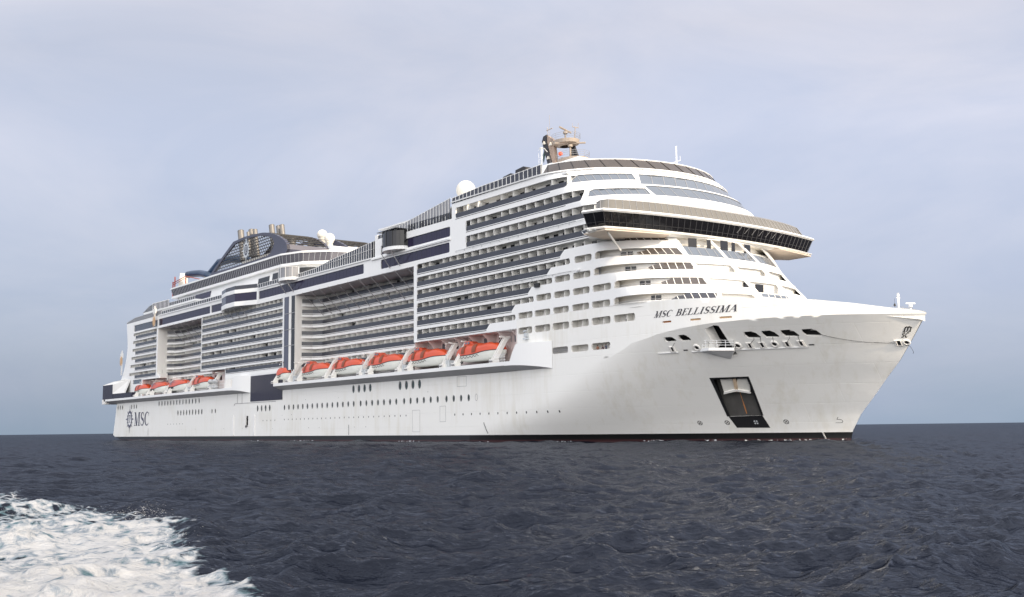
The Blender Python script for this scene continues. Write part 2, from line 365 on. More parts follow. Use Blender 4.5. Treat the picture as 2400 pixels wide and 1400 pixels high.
# bulwark cap
hb.smooth = False
inner = [(x, -max(hy(x, z)-.25, 0), z) for x, z in top]; outer3 = [(x, -hy(x, z), z) for x, z in top]
hb.loft([outer3, inner]); hb.loft([inner, [(x, y, z-1.3) for x, y, z in inner]])
# transom, port side, foredeck (closed hull)
st = [(-206,13.1),(-207.4,7.7),(-209.2,1.9),(-207,1.25),(-203,.7),(-197,-.6),(-196,-1.5)]
hb.loft([[(x, -YS, z) for x, z in st], [(x-1.2, 0, z) for x, z in st], [(x, YS, z) for x, z in st]])
hb.quad((20,YS,-1.5),(20,YS,14),(-206,YS,13.1),(-196,YS,-1.5))
panel(hb, up_out, [], lambda x, z, d=0: (lambda p: (p[0], -p[1], p[2]))(hs(x, z)), step=2, reveal=0)
hull = hb.build('hull', HULL, ship)
dk = MB(); xs_ = [35.8]+list(np.linspace(55, 106.4, 24))
dk.loft([[(x, -max(hy(x,18)-.3, 0), 18.2) for x in xs_], [(x, max(hy(x,18)-.3, 0), 18.2) for x in xs_]])
dk.build('foredeck', GREY, ship)

# portholes: dark glass set back in each opening, thin frame
def porthole(x, z, rx, rz, name, m, fr=.07, yy=-YS):
    b = MB(); P = ell(x, z, rx+.02, rz+.02); n = len(P)
    b.add([(a, yy+.1, c) for a, c in P], [tuple(range(n))]); b.mi = 1
    A = [(a, yy-.03, c) for a, c in ell(x, z, rx+fr, rz+fr)]; C_ = [(a, yy-.03, c) for a, c in ell(x, z, rx, rz)]
    b.loft([A, C_], close=True); b.loft([C_, [(p[0], yy+.1, p[2]) for p in C_]], close=True); b.loft([A, [(p[0], yy+.01, p[2]) for p in A]], close=True)
    return b.build(name, [m, GREY], ship)
PGL = mat('porthole_glass', (.035, .055, .055), .12, spec=.6)
for p in ports: porthole(*p, 'porthole', PGL)
sp = MB()
for x, z, rx, rz in small:
    P = [(a, c) for a, c in ell(x, z, rx, rz, 8)]
    mbp = MB(); mbp.prism([(a, -hy(a, c)-.02 if x > 15 else -YS-.02, c) for a, c in P], (0, .05, 0)); mbp.build('scupper', LINE, ship)
b = MB(); b.box(-89.3, -87.9, -YS+.6, -YS+.65, 3.9, 6.9); b.build('shell_door_recess', BLK, ship)
b = MB(); b.prism([(-89.6,-YS-.03,3.5),(-88.9,-YS-.5,4.0),(-87.9,-YS-.5,4.4),(-87.9,-YS-.03,4.0)], (0,0,.12)); b.build('pilot_door_flap', GREY, ship)
for x in (-98.2, -83.6):                           # vertical rubbing strips
    b = MB(); b.box(x-.25, x+.25, -YS-.22, -YS, 1.4, 7.0); b.build('fender_strip', WHITE, ship)
b = MB()
for x in (-95.5,-92.2): b.tube([(x,-YS-.06,10.4),(x,-YS-.06,13.4)], .05, 5)
b.tube([(-97.8,-YS-.06,9.8),(-97.2,-YS-.06,10.4),(-70,-YS-.06,10.35)], .06, 5); b.build('drain_pipe', GREY, ship)
# door outlines on the shell
def outline(x0, x1, z0, z1, w_=.06):
    b = MB()
    for a in ((x0,x1,z0,z0+w_),(x0,x1,z1-w_,z1),(x0,x0+w_,z0,z1),(x1-w_,x1,z0,z1)): b.box(a[0], a[1], -YS-.02, -YS, a[2], a[3])
    b.build('shell_door_outline', GREY, ship)
for a in ((15.6,18.9,10.9,12.9),(-1.5,1.5,2.0,6.6),(9.2,11.4,4.0,7.2)): outline(*a)
for i in range(26):
    x, z = random.uniform(-150, 30), random.choice((3.2, 3.4, 10.2, 6.6)); s = random.uniform(.08, .16)
    if i < 16: b = MB(); b.box(x, x+s*1.6, -YS-.02, -YS, z, z+s); b.build('discharge_port', LINE, ship)
# load line / draught marks
b = MB()
for x0, z0, x1, z1 in ((-29.8,3.7,-29.8,1.6),(24.8,3.6,25.9,1.7),(-171.0,3.9,-171.0,1.6)):
    for k in range(9):
        t = k/8; x = x0+(x1-x0)*t; z = z0+(z1-z0)*t; y = -hy(x, z) if x > 15 else -YS
        b.box(x-.13, x+.13, y-.04, y+.02, z-.08, z+.07)
b.build('draught_marks', BLK, ship)
b = MB()
for k in range(7): z = 1.2-.2*k; x = 89.15+.06*k; b.box(x-.09, x+.09, -hy(x, z)-.12, -hy(x, z)+.05, z-.05, z+.04)
b.build('draught_marks', WHITE, ship)

# --- things on the bow
def flat_on_hull(mb, poly, d=.03, step=.5):
    P = densify(poly, step); n = len(P)
    tri = geometry.tessellate_polygon([[Vector((a, c, 0)) for a, c in P]])
    mb.add([hs(a, c, -d) for a, c in P], [t for t in tri])
def stroke2d(pts, wd, close=False):
    """list of quads (2-D) along a polyline; wd number or list"""
    n = len(pts); ws = wd if isinstance(wd, (list, tuple)) else [wd]*n; L = []; Rr = []
    for i in range(n):
        a = Vector(pts[i-1] if (i > 0 or close) else pts[i]); c = Vector(pts[(i+1) % n] if (i < n-1 or close) else pts[i])
        t = (c-a).normalized(); nn = Vector((-t.y, t.x)); p = Vector(pts[i]); L.append(p+nn*ws[i]/2); Rr.append(p-nn*ws[i]/2)
    return [(L[i], Rr[i], Rr[(i+1) % n], L[(i+1) % n]) for i in range(n if close else n-1)]
def arc(cx, cy, rx, ry, a0, a1, n=10): return [(cx+rx*math.cos(math.radians(a0+(a1-a0)*k/n)), cy+ry*math.sin(math.radians(a0+(a1-a0)*k/n))) for k in range(n+1)]
def rect(x0, y0, x1, y1): return [((x0,y0),(x1,y0),(x1,y1),(x0,y1))]
def glyph(ch):                                     # serif capitals, cap height 1; returns (quads, advance)
    K, t, s = .17, .06, .05
    ser = lambda c, y, h=.17: rect(c-h, y, c+h, y+s) if y == 0 else rect(c-h, y-s, c+h, y)
    if ch == 'I': return rect(.13,0,.13+K,1)+ser(.215,0)+ser(.215,1), .46
    if ch == 'L': return rect(.12,0,.12+K,1)+ser(.2,0)+ser(.2,1)+rect(.12,0,.68,s)+stroke2d([(.62,.03),(.70,.28)], [.12,.03]), .74
    if ch == 'E': return rect(.12,0,.12+K,1)+ser(.2,0)+ser(.2,1)+rect(.12,0,.66,s)+rect(.12,1-s,.64,1)+rect(.12,.49,.48,.49+s)+stroke2d([(.60,.03),(.68,.27)], [.12,.03])+stroke2d([(.58,.97),(.63,.76)], [.12,.03])+rect(.46,.38,.49,.64), .73
    if ch == 'B': return rect(.12,0,.12+K,1)+ser(.16,0,.13)+ser(.16,1,.13)+stroke2d([(.2,.97)]+arc(.36,.75,.20,.225,90,-90)+[(.2,.52)], [.05,.06,.08,.12,.16,.18,.19,.18,.16,.12,.08,.06,.05])+stroke2d([(.2,.50)]+arc(.40,.265,.22,.235,90,-90)+[(.2,.03)], [.05,.06,.08,.12,.16,.19,.2,.19,.16,.12,.08,.06,.05]), .76
    if ch == 'S': return stroke2d(arc(.34,.74,.20,.225,20,230,8)+[(.36,.47)]+arc(.33,.26,.22,.235,50,-160,8), [.04,.05,.07,.09,.12,.14,.15,.17,.18,.2,.18,.17,.15,.13,.1,.08,.07,.06,.04])+rect(.54,.72,.57,.98)+rect(.08,.02,.11,.30), .66
    if ch == 'C': return stroke2d(arc(.46,.5,.33,.475,40,320,16), [.03,.05,.07,.08,.1,.13,.17,.19,.2,.19,.17,.13,.1,.08,.07,.05,.03])+rect(.71,.68,.74,.98), .84
    if ch == 'M': return stroke2d([(.15,0),(.22,1)], t)+stroke2d([(.19,1),(.48,.0)], K+.02)+stroke2d([(.48,.02),(.80,1)], t)+rect(.78,0,.78+K,1)+ser(.15,0,.13)+ser(.14,1,.13)+ser(.87,0,.16)+ser(.9,1,.15), 1.08
    if ch == 'A': return stroke2d([(.08,0),(.42,1)], t)+stroke2d([(.40,1),(.74,0)], K+.02)+rect(.2,.32,.6,.32+s)+ser(.09,0,.13)+ser(.74,0,.16), .88
    return [], .36
def write(mb, text, fmap, height, width, x0, z0, shear=0):
    tot = 0; G = []
    for ch in text: q, adv = glyph(ch); G.append((q, tot)); tot += adv
    sx = width/tot
    for q, o in G:
        for qd in q:
            P = [(x0+(p[0]+o)*sx+shear*p[1]*height, z0+p[1]*height) for p in qd]
            mb.add([fmap(a, c) for a, c in P], [(0,1,2,3)])
b = MB(); write(b, 'MSC', lambda a, c: hs(a, c, -.04), 1.02, 3.35, 71.25, 19.88, .52)
write(b, 'BELLISSIMA', lambda a, c: hs(a, c, -.04), 1.06, 9.9, 75.3, 19.86, .52)
b.build('ship_name', LETTER, ship)
def logo_letters(bm, f, cx, cz, s, th=.2):         # the m over sc mark
    def T(qs):
        for qd in qs: bm.add([f(cx+p[0]*s, cz+p[1]*s) for p in qd], [(0,1,2,3)])
    for k in range(3): T(rect(-.8+k*.68, .12, -.8+k*.68+.3, .95))
    T(rect(-.98,.08,-.35,.2)); T(rect(.42,.08,.98,.2)); T(stroke2d([(-.8,.85),(-.5,1.0),(-.2,.9),(.15,1.02),(.55,.9),(.85,.8)], .22))
    T(stroke2d(arc(-.48,-.28,.26,.2,30,230,6)+arc(-.48,-.66,.28,.22,50,-150,6), .2)); T(stroke2d(arc(.45,-.47,.34,.40,50,310,10), .2))
b = MB(); logo_letters(b, lambda a, c: hs(min(104.02+(a-104.25)*.55+.62*(c-15.85), 106.3), c, -.05), 104.25, 15.85, .78); b.build('bow_logo', BLK, ship)
b = MB()
for cx in (71.75, 76.0, 84.6):
    for qd in stroke2d(ell(cx, 3.01, .34, .32, 18), .075, True)+stroke2d([(cx-.24,3.25),(cx+.24,2.77)], .07)+stroke2d([(cx-.24,2.77),(cx+.24,3.25)], .07):
        b.add([hs(p[0], p[1], -.03) for p in qd], [(0,1,2,3)])
for qd in stroke2d([(91.75,3.62),(91.5,3.26)], .06)+stroke2d([(91.5,3.24),(91.85,3.26)]+arc(91.9,3.0,.3,.25,90,-90,8)+[(91.2,2.75)], .06): b.add([hs(p[0], p[1], -.03) for p in qd], [(0,1,2,3)])
b.build('thruster_marks', BLK, ship)
# anchor pocket: sloping recess + black chafing plate below
b = MB(); A = [hs(x, z, 0) for x, z in pocket]
b.loft([[hs(x, z, .0) for x, z in pocket], [hs(x, z, 1.9 if z > 5 else .08) for x, z in pocket]], close=True)
bk = [hs(77.0,10.0,1.9), hs(82.4,10.02,1.9), hs(81.6,4.05,.08), hs(76.6,3.95,.08)]
b.mi = 1; b.add(bk, [(0,1,2,3)]); b.mi = 2
mid = lambda u, v: tuple((Vector(bk[0])*(1-u)+Vector(bk[1])*u)*(1-v)+(Vector(bk[3])*(1-u)+Vector(bk[2])*u)*v)
off_ = hn(79, 7)*.03
rs = [(.54,.40),(.56,.40),(.56,.62),(.575,.8),(.57,.95),(.545,.95),(.54,.8),(.545,.62)]
b.add([tuple(Vector(mid(u, v))+off_) for u, v in rs], [tuple(range(8))])
b.build('anchor_pocket', [BLK, mat('pocket_steel', (.06, .058, .055), .6, var=.35, vs=.8, streak=.5), RUSTY], ship)
b = MB(); flat_on_hull(b, [(76.6,3.98),(81.6,4.06),(82.05,2.1),(77.15,2.17)], .03)
fr = [(76.85,10.12),(82.55,10.14),(81.75,4.05),(81.45,4.05),(82.15,9.85),(77.25,9.85),(76.85,4.0),(76.4,4.0)]
flat_on_hull(b, fr, .035); b.mi = 1
for k in range(4):
    a = PI/4+k*PI/2
    b.add([hs(80.3+math.cos(a+d)*r, 3.02+math.sin(a+d)*r, -.06) for r, d in ((.06,0),(.33,-.5),(.36,0),(.33,.5))], [(0,1,2,3)])
b.build('anchor_chafing_plate', [BLK, LGREY], ship)
# the anchor (a thing of its own)
anc = empty('anchor', 'white stockless anchor with rust streaks housed in the black bow pocket', 'anchor', hs(79.9, 8.6))
A0 = Vector(hs(79.9, 8.6)); n0 = hn(79.9, 8.6)*1.0; tx = Vector((hs(80.4, 8.6)[0]-hs(79.4, 8.6)[0], hs(80.4, 8.6)[1]-hs(79.4, 8.6)[1], 0)).normalized(); tz = n0.cross(tx).normalized()
if tz.z < 0: tz = -tz
def AP(a, c, d): return tuple(tx*a*1.22+tz*c*1.2+n0*d)
for s in (-1, 1):
    m_ = MB(); P = [(.12*s,.15),(.3*s,.9),(.85*s,1.5),(1.95*s,1.5),(1.75*s,-.95),(.9*s,-.75),(.2*s,-.55)]
    m_.prism([AP(a, c, -.7) for a, c in P], n0*.35); m_.build('fluke', mat('anchor_white' if s < 0 else 'anchor_white_b', (.62, .61, .57), .5, var=.12, vs=1.2), anc)
m_ = MB(); m_.prism([AP(a, c, -.4) for a, c in ((-.2,-.85),(.2,-.85),(.2,1.55),(-.2,1.55))], n0*.3); m_.build('shank', mat('anchor_shank_rust', (.52, .40, .28), .7, var=.6, vs=1.6), anc)
m_ = MB(); m_.prism([AP(a, c, -.45) for a, c in ((-1.8,-1.15),(-1.7,-.85),(0,-.45),(1.7,-.85),(1.8,-1.15),(0,-.75))], n0*.4); m_.build('crown', CREAM, anc)
# mooring deck behind the openings
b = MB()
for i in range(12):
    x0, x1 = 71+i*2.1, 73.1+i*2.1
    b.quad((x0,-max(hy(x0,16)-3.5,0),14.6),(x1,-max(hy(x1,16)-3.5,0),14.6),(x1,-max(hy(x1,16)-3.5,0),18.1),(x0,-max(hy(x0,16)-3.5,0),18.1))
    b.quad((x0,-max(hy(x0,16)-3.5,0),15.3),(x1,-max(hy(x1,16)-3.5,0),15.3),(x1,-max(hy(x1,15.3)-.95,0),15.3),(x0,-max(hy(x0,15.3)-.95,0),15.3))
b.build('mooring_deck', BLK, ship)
for k, m0 in enumerate(moors):                     # bollard-like white bars seen inside
    if k in (4, 5, 1):
        b = MB(); x = m0[0][0]+.8; b.tube([hs(x, 16.1, 1.1), hs(x+.9, 16.12, 1.0)], .07, 6); b.build('mooring_roller', CREAM, ship)
def roller_fairlead(x, z):
    b = MB(); b.mi = 0
    for a in ((x-.42,x+.42,z+.34,z+.42),(x-.42,x+.42,z-.42,z-.34),(x-.42,x-.34,z-.42,z+.42),(x+.34,x+.42,z-.42,z+.42)):
        b.add([hs(p, q, -.16) for p, q in ((a[0],a[2]),(a[1],a[2]),(a[1],a[3]),(a[0],a[3]))]+[hs(p, q, 0) for p, q in ((a[0],a[2]),(a[1],a[2]),(a[1],a[3]),(a[0],a[3]))], [(0,1,2,3),(0,1,5,4),(1,2,6,5),(2,3,7,6),(3,0,4,7)])
    b.mi = 1; b.add([hs(p, q, -.03) for p, q in ((x-.34,z-.34),(x+.34,z-.34),(x+.34,z+.34),(x-.34,z+.34))], [(0,1,2,3)])
    b.mi = 0
    for dx in (-.24, .24): b.tube([hs(x+dx, z-.34, -.12), hs(x+dx, z+.34, -.12)], .09, 6)
    b.build('roller_fairlead', [CREAM, BLK], ship)
def panama(x, z, r=.55):
    b = MB(); ring = lambda rr, d: [hs(x+rr*math.cos(2*PI*k/18), z+rr*.95*math.sin(2*PI*k/18), d) for k in range(18)]
    b.smooth = True; b.loft([ring(r, 0), ring(r*.92, -.18), ring(r*.6, -.22), ring(r*.5, -.04)], close=True); b.mi = 1; b.smooth = False
    b.add(ring(r*.52, -.045), [tuple(range(18))]); b.build('panama_fairlead', [CREAM, BLK], ship)
for x in (85.1, 86.75, 90.0, 91.75, 73.5): roller_fairlead(x, 14.76)
for x in (83.45, 88.4, 77.4): panama(x, 14.82)
roller_fairlead(102.75, 14.35); panama(103.6, 14.42, .45)
for x0, x1, z in ((82.8,92.3,14.22),(70.8,74.2,14.24),(76.3,78.0,14.22)):
    b = MB(); n = 12
    for z_, z2 in ((z-.06, z+.05),): b.loft([[hs(x0+(x1-x0)*k/n, z_, 0) for k in range(n+1)], [hs(x0+(x1-x0)*k/n, z_, -.14) for k in range(n+1)], [hs(x0+(x1-x0)*k/n, z2, -.14) for k in range(n+1)], [hs(x0+(x1-x0)*k/n, z2, 0) for k in range(n+1)]])
    b.build('rubbing_ledge', WHITE, ship)
for x in (75.5, 92.9):
    b = MB(); b.add([hs(a, c, -.05) for a, c in rrect(x-.35, x+.35, 14.42, 14.6, .08, 2)], [tuple(range(12))]); b.build('drain_slot', LINE, ship)
# mooring lines: from openings to fairleads, and one long line to the bow
def rope(pts, r=.05):
    b = MB(); b.tube(pts, r, 5); b.build('mooring_line', LINE if r < .06 else RUSTY, ship)
for xa, xb in ((86.1,85.1),(86.95,86.75),(88.6,88.4),(90.7,90.0),(91.8,91.75),(74.2,73.5)):
    rope([hs(xa,15.75,.2), hs(xa,15.62,-.1), hs((xa*2+xb)/3,15.4,-.15), hs(xb,14.9,-.2)], .04)
rope([hs(94.7+8*t, 15.95-1.5*t-1.6*t*(1-t), -.12-.3*t*(1-t)) for t in np.linspace(0, 1, 16)], .03)
rope([hs(82.4,15.0,-.2), hs(83,14.85,-.3), hs(83.4,14.8,-.2)], .05)
rope([hs(103.6,14.3,-.3)]+[(104.6+.25*math.sin(t), -.75-.2*math.cos(t), 13.6-.9*math.sin(t/2)) for t in np.linspace(0, 3.0, 8)], .03)
# fold-down platform with rails in the side recess
P0 = [Vector(hs(79.9,14.15,0)), Vector(hs(82.6,14.0,0))]; nrm_ = Vector((.62,-.78,0))
pb = MB(); pl = [P0[0], P0[1], P0[1]+nrm_*1.5, P0[0]+nrm_*2.3+Vector((-1.2,0,0)), P0[0]+Vector((-2.3,-1.2,0))]
pb.prism(pl, (0,0,.45)); pb.loft([[tuple(p) for p in pl], [tuple(Vector(hs(81.2,12.95,0))+(p-P0[0])*.12) for p in pl]], close=True)
plt = pb.build('boarding_platform', WHITE, ship)
b = MB(); rl = [p+Vector((0,0,.45)) for p in (pl[1], pl[2], pl[3], pl[4])]
for h in (.4, .8, 1.15):
    for i in range(3): b.tube([rl[i]+Vector((0,0,h)), rl[i+1]+Vector((0,0,h))], .045, 5)
for i in range(3):
    for k in range(4): q = rl[i].lerp(rl[i+1], k/3); b.tube([q, q+Vector((0,0,1.15))], .045, 5)
b.build('guard_rail', WHITE, plt)
b = MB(); bp_ = [hs(x, z, 2.6) for x, z in plat]; b.add(bp_, [tuple(range(len(bp_)))]); b.build('platform_recess', BLK, ship)
b = MB(); b.prism([hs(79.9,17.5,.02), hs(80.5,17.65,1.6), hs(80.6,14.6,1.6), hs(80.05,14.3,.02)], (.1,.05,0)); b.build('recess_cheek', CREAM, ship)
# bow light mast and radar on the foredeck
b = MB(); b.tube([(102.3,0,18.2),(102.3,0,21.5)], .17, 8); b.tube([(102.3,-.5,21.2),(102.3,.5,21.2)], .05, 5); b.lathe((102.3,0,21.5), [(.25,0),(.22,.15),(.12,.2),(.2,.42)], 8); fm = b.build('bow_light_mast', WHITE, ship)
b = MB(); b.tube([(102.0,-.5,21.1),(102.0,-.5,20.3)], .02, 4); b.lathe((102.0,-.5,19.9), [(.1,0),(.2,.2),(.08,.45)], 6); b.build('bell_lamp', BLK, fm)
b = MB(); b.tube([(104.3,0,18.2),(104.3,0,19.7)], .12, 8); b.lathe((104.3,0,19.6), [(.28,0),(.28,.4),(.1,.45)], 10); b.tube([(104.0,-.7,20.15),(104.6,.7,20.15)], .13, 6); b.build('bow_radar', WHITE, ship)
b = MB(); b.tube([(x, -hy(x,z)+.2, z+.3) for x, z in ((103.5,19.4),(104.6,19.2),(105.5,19.0))], .02, 4)
for x, z in ((103.5,19.4),(104.5,19.2),(105.5,19.0)): b.tube([(x,-hy(x,z)+.2,z-.1),(x,-hy(x,z)+.2,z+.3)], .02, 4)
b.build('bow_rail', GREY, ship)

# ================================================================== LIFEBOAT SHELVES
def shelf(xa, xb, xt, nm, aftcut=0):
    b = MB(); rings = []
    N = 26
    for i in range(N+1):
        x = xa+(xb-xa)*i/N
        rings.append([(x,-YS,13.1),(x,-23.7,14.1),(x,-23.7,14.82),(x,-YS,14.82),(x,-17.2,14.82)])
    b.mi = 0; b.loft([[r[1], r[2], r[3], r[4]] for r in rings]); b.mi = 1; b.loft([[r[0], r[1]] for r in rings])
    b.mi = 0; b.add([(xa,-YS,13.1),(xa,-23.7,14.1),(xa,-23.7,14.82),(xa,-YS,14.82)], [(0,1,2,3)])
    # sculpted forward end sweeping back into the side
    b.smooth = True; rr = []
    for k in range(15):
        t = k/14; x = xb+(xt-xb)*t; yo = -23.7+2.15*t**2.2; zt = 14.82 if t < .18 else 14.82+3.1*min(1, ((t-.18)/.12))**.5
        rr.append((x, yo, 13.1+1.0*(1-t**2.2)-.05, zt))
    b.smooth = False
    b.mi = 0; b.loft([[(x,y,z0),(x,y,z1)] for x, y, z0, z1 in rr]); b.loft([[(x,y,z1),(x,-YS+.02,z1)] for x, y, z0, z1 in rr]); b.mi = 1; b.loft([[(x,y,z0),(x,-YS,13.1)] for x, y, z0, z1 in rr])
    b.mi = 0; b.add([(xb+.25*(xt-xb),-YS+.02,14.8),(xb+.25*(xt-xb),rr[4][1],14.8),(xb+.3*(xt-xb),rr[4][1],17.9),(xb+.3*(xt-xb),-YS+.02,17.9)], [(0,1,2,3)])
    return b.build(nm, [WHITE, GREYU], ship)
shelf(-67.0, 34.6, 46.2, 'lifeboat_shelf'); shelf(-214.5, -96.3, -86.4, 'lifeboat_shelf')
# stern lounge with dark glass wrapping the aft corner
b = MB(); pl_ = [(-214.5,-23.6),(-182,-23.6)]
b.box(-183.2, -214.5, -23.55, -19, 14.85, 16.55); b.box(-204.6, -216.4, -23.6, 23.6, 14.85, 20.0); g_ = b.build('stern_lounge_glass', CORR, ship)
b = MB(); b.add([(-204.5,-23.6,20.0),(-216.4,-23.6,20.0),(-206,-23.0,20.9),(-196,-22.2,21.3),(-192,-21.6,21.3),(-192,-23.3,16.6),(-204.5,-23.6,16.6)], [(0,1,2,3,4,5,6)])
b.prism([(-216.4,-23.6,20.0),(-206,-23.0,20.9),(-196,-22.2,21.3),(-192,-21.0,21.3),(-192,21,21.3),(-206,22,20.9),(-216.4,23.6,20.0)], (0,0,.12))
b.quad((-204.4,-23.65,16.6),(-191,-23.2,16.6),(-191,-21.45,21.3),(-204.4,-23.0,20.6))
b.box(-216.6,-213, -23.7, 23.7, 13.1, 14.85)
b.build('stern_lounge_shell', CREAM, ship)

# ================================================================== AFT SUPERSTRUCTURE SKIN
b = MB()
AZ = [35.3, 32.6, 29.85, 27.05, 24.3, 21.5]        # rail foot of each cabin deck (aft)
FZ = [35.58, 32.83, 30.1, 27.25, 24.45, 21.58]     # front block
outer = [(-66,13.12),(-66,17.65),(-66,20.5),(-65.6,20.5),(-65.6,37.3),(-59.2,37.3),(-19,37.4),(-19,41.65),(-19,45.35),(-17.8,45.35),(-17.8,41.65),(-197.2,41.3),(-196.2,37),(-195.4,33),(-196.4,29),(-199,24.5),(-202,21.5),(-204,16.5),(-204,13.12)]
H = []
for i, z in enumerate(AZ):
    le = -189.2-.45*i-(.0 if i < 3 else .5*(i-2))
    H.append([(-187.0+ -.0, z),(-164.9, z),(-164.9, z+1.95),(le, z+1.95),(le, z+.95),(-187.4, z+.95)])
    H.append([(-123.9, z),(-66.5, z),(-66.5, z+1.95),(-123.9, z+1.95)])
H.append([(-104.8,19.3),(-66.5,19.3),(-66.5,20.75),(-104.8,20.75)])
H.append(rrect(-188.6,-179.3,19.4,20.9,.2))
H.append([(-178.6,14.85),(-105.0,14.85),(-105.0,20.6),(-124.3,20.8),(-124.3,37.15),(-163.8,37.15),(-163.8,22.2),(-160.8,20.5),(-178.6,20.6)])
H += [rrect(-188.9,-164.4,37.85,40.1,.25), rrect(-163.3,-117.6,37.95,40.15,.25), rrect(-116.8,-107.2,37.95,40.2,.25), rrect(-82.2,-23.0,38.5,40.75,.3)]
panel(b, outer, H, fy, reveal=.3)
# backing structure: roof deck, ends, port side
b.box(-196.5, -19, -21.3, 21.3, 41.2, 41.6); SE = [(-197.2,41.3),(-196.2,37),(-195.4,33),(-196.4,29),(-199,24.5),(-202,21.5),(-204,16.5),(-204,13.12)]; b.loft([[(x,-21.5,z) for x, z in SE],[(x-.8,0,z) for x, z in SE],[(x,21.5,z) for x, z in SE]]); b.quad((-204,21.5,13),(-19,21.5,13),(-19,21.5,41.4),(-197,21.5,41.3))
b.build('superstructure', WHITE, ship)
def win_glass(x0, x1, z0, z1, n, m=NAVY, y=-YS+.22):
    f = MB(); f.box(x0-.1, x1+.1, y, y+.05, z0-.1, z1+.1)
    f.mi = 1
    for i in range(1, n): x = x0+(x1-x0)*i/n; f.box(x-.02, x+.02, y-.02, y+.01, z0, z1)
    f.build('window', [m, LINE], ship)
win_glass(-188.9,-164.4,37.85,40.1,14, mat('grey_blue_glass',(.055,.065,.085),.12,spec=.5)); win_glass(-163.3,-117.6,37.95,40.15,28); win_glass(-116.8,-107.2,37.95,40.2,6); win_glass(-82.2,-23,38.5,40.75,34)
win_glass(-188.6,-179.3,19.4,20.9,4, GREYG)
# big ribbed navy door amidships
b = MB(); b.box(-86.4, -66.05, -YS-.12, -YS+.02, 10.68, 17.6); b.build('side_garage_door', CORR, ship)
b = MB(); b.box(-104.8, -66.3, -YS-.10, -YS+.02, 17.65, 18.35); b.build('ledge_band', WHITE, ship)
# column of dark and light glass between the blocks
for x0, x1, m_ in ((-65.5,-62.8,mat('slate_glass',(.07,.075,.11),.15)),(-62.75,-61.3,CREAM),(-61.25,-59.3,BLACKG)):
    b = MB(); b.box(x0, x1, -YS-.0, -YS+.6, 18.2, 37.3); b.build('column_panel', m_, ship)
b = MB()
for z in (24.4, 28.6, 32.8): b.box(-65.5, -59.2, -YS-.1, -YS+.02, z, z+.12)
b.build('column_joint', GREY, ship)

CABW = mat('cabin_wall_paint', (.86, .845, .80), .5, var=.04)
DIV.node_tree.nodes['Principled BSDF'].inputs['Roughness'].default_value = .45
# ================================================================== BALCONIES
cnt = {'balcony_divider': 0, 'balcony_door': 0}
rest = {'balcony_divider': MB(), 'balcony_door': MB()}
def limited(name, fn, m, big):
    if big and cnt[name] < 98:
        cnt[name] += 1; q = MB(); fn(q); q.build(name, m, ship)
    else: fn(rest[name])
def balcony(path, zk, bay=2.65, off=.6, deck=True, railz=True, doors=True, big=False, proud=False, hz=1.95, zfull=2.85, gutter=True, railpath=None, dep=1.8, rcol=None):
    rp = railpath or path
    if railz:
        b = MB(); strip(b, rp, zk+.02, zk+1.0, (-.02 if proud else .06), (.04 if proud else .12)); r_ = b.build('balcony_rail', rcol or RAIL, ship)
        if gutter:
            g = MB(); strip(g, rp, zk-.26, zk-.14, -.035, .02); g.build('gutter_line', LINE, r_)
    if deck:
        b = MB(); strip(b, path, zk-.42 if not proud else zk-.85, zk, .02 if not proud else 0, dep+.05); b.build('balcony_floor', WHITE, ship)
    b = MB(); strip(b, path, zk, zk+2.80, dep, dep+.1); b.build('cabin_wall', CABW, ship)
    cor = [Vector(c_) for c_ in path[1:-1]] if proud else []
    for i, (p, t) in enumerate(along(path, bay, off)):
        if any((p-c_).length < 1.5 for c_ in cor): continue
        n = Vector((-t.y, t.x)); z1 = zk+zfull-.87
        prof = [(.10,zk)]+[(.10,z1-.35),(.16,z1-.14),(.32,z1-.03),(dep-.02,z1-.0),(dep-.02,zk)]
        def f(q, p=p, t=t, n=n, prof=prof): q.prism([(p.x+n.x*d-t.x*.04, p.y+n.y*d-t.y*.04, z) for d, z in prof], (t.x*.08, t.y*.08, 0))
        if big and i % 3 == 0: prof = [(.14,zk),(.14,z1+.1),(dep-.02,z1+.1),(dep-.02,zk)]; f.__defaults__ = (p, t, n, prof)
        if not (random.random() < .10): limited('balcony_divider', f, DIV, big)
        if doors and (not proud or (i*5+int(zk)) % 4 == 0):
            w_ = 1.3 if (i*7+int(zk*3)) % 5 else .8
            def g(q, p=p, t=t, n=n, w_=w_):
                a = p+t*.18+n*(dep-.05); c = a+t*w_; q.add([(a.x,a.y,zk+.05),(c.x,c.y,zk+.05),(c.x,c.y,zk+1.9),(a.x,a.y,zk+1.9)], [(0,1,2,3)])
            limited('balcony_door', g, DOORG, big)
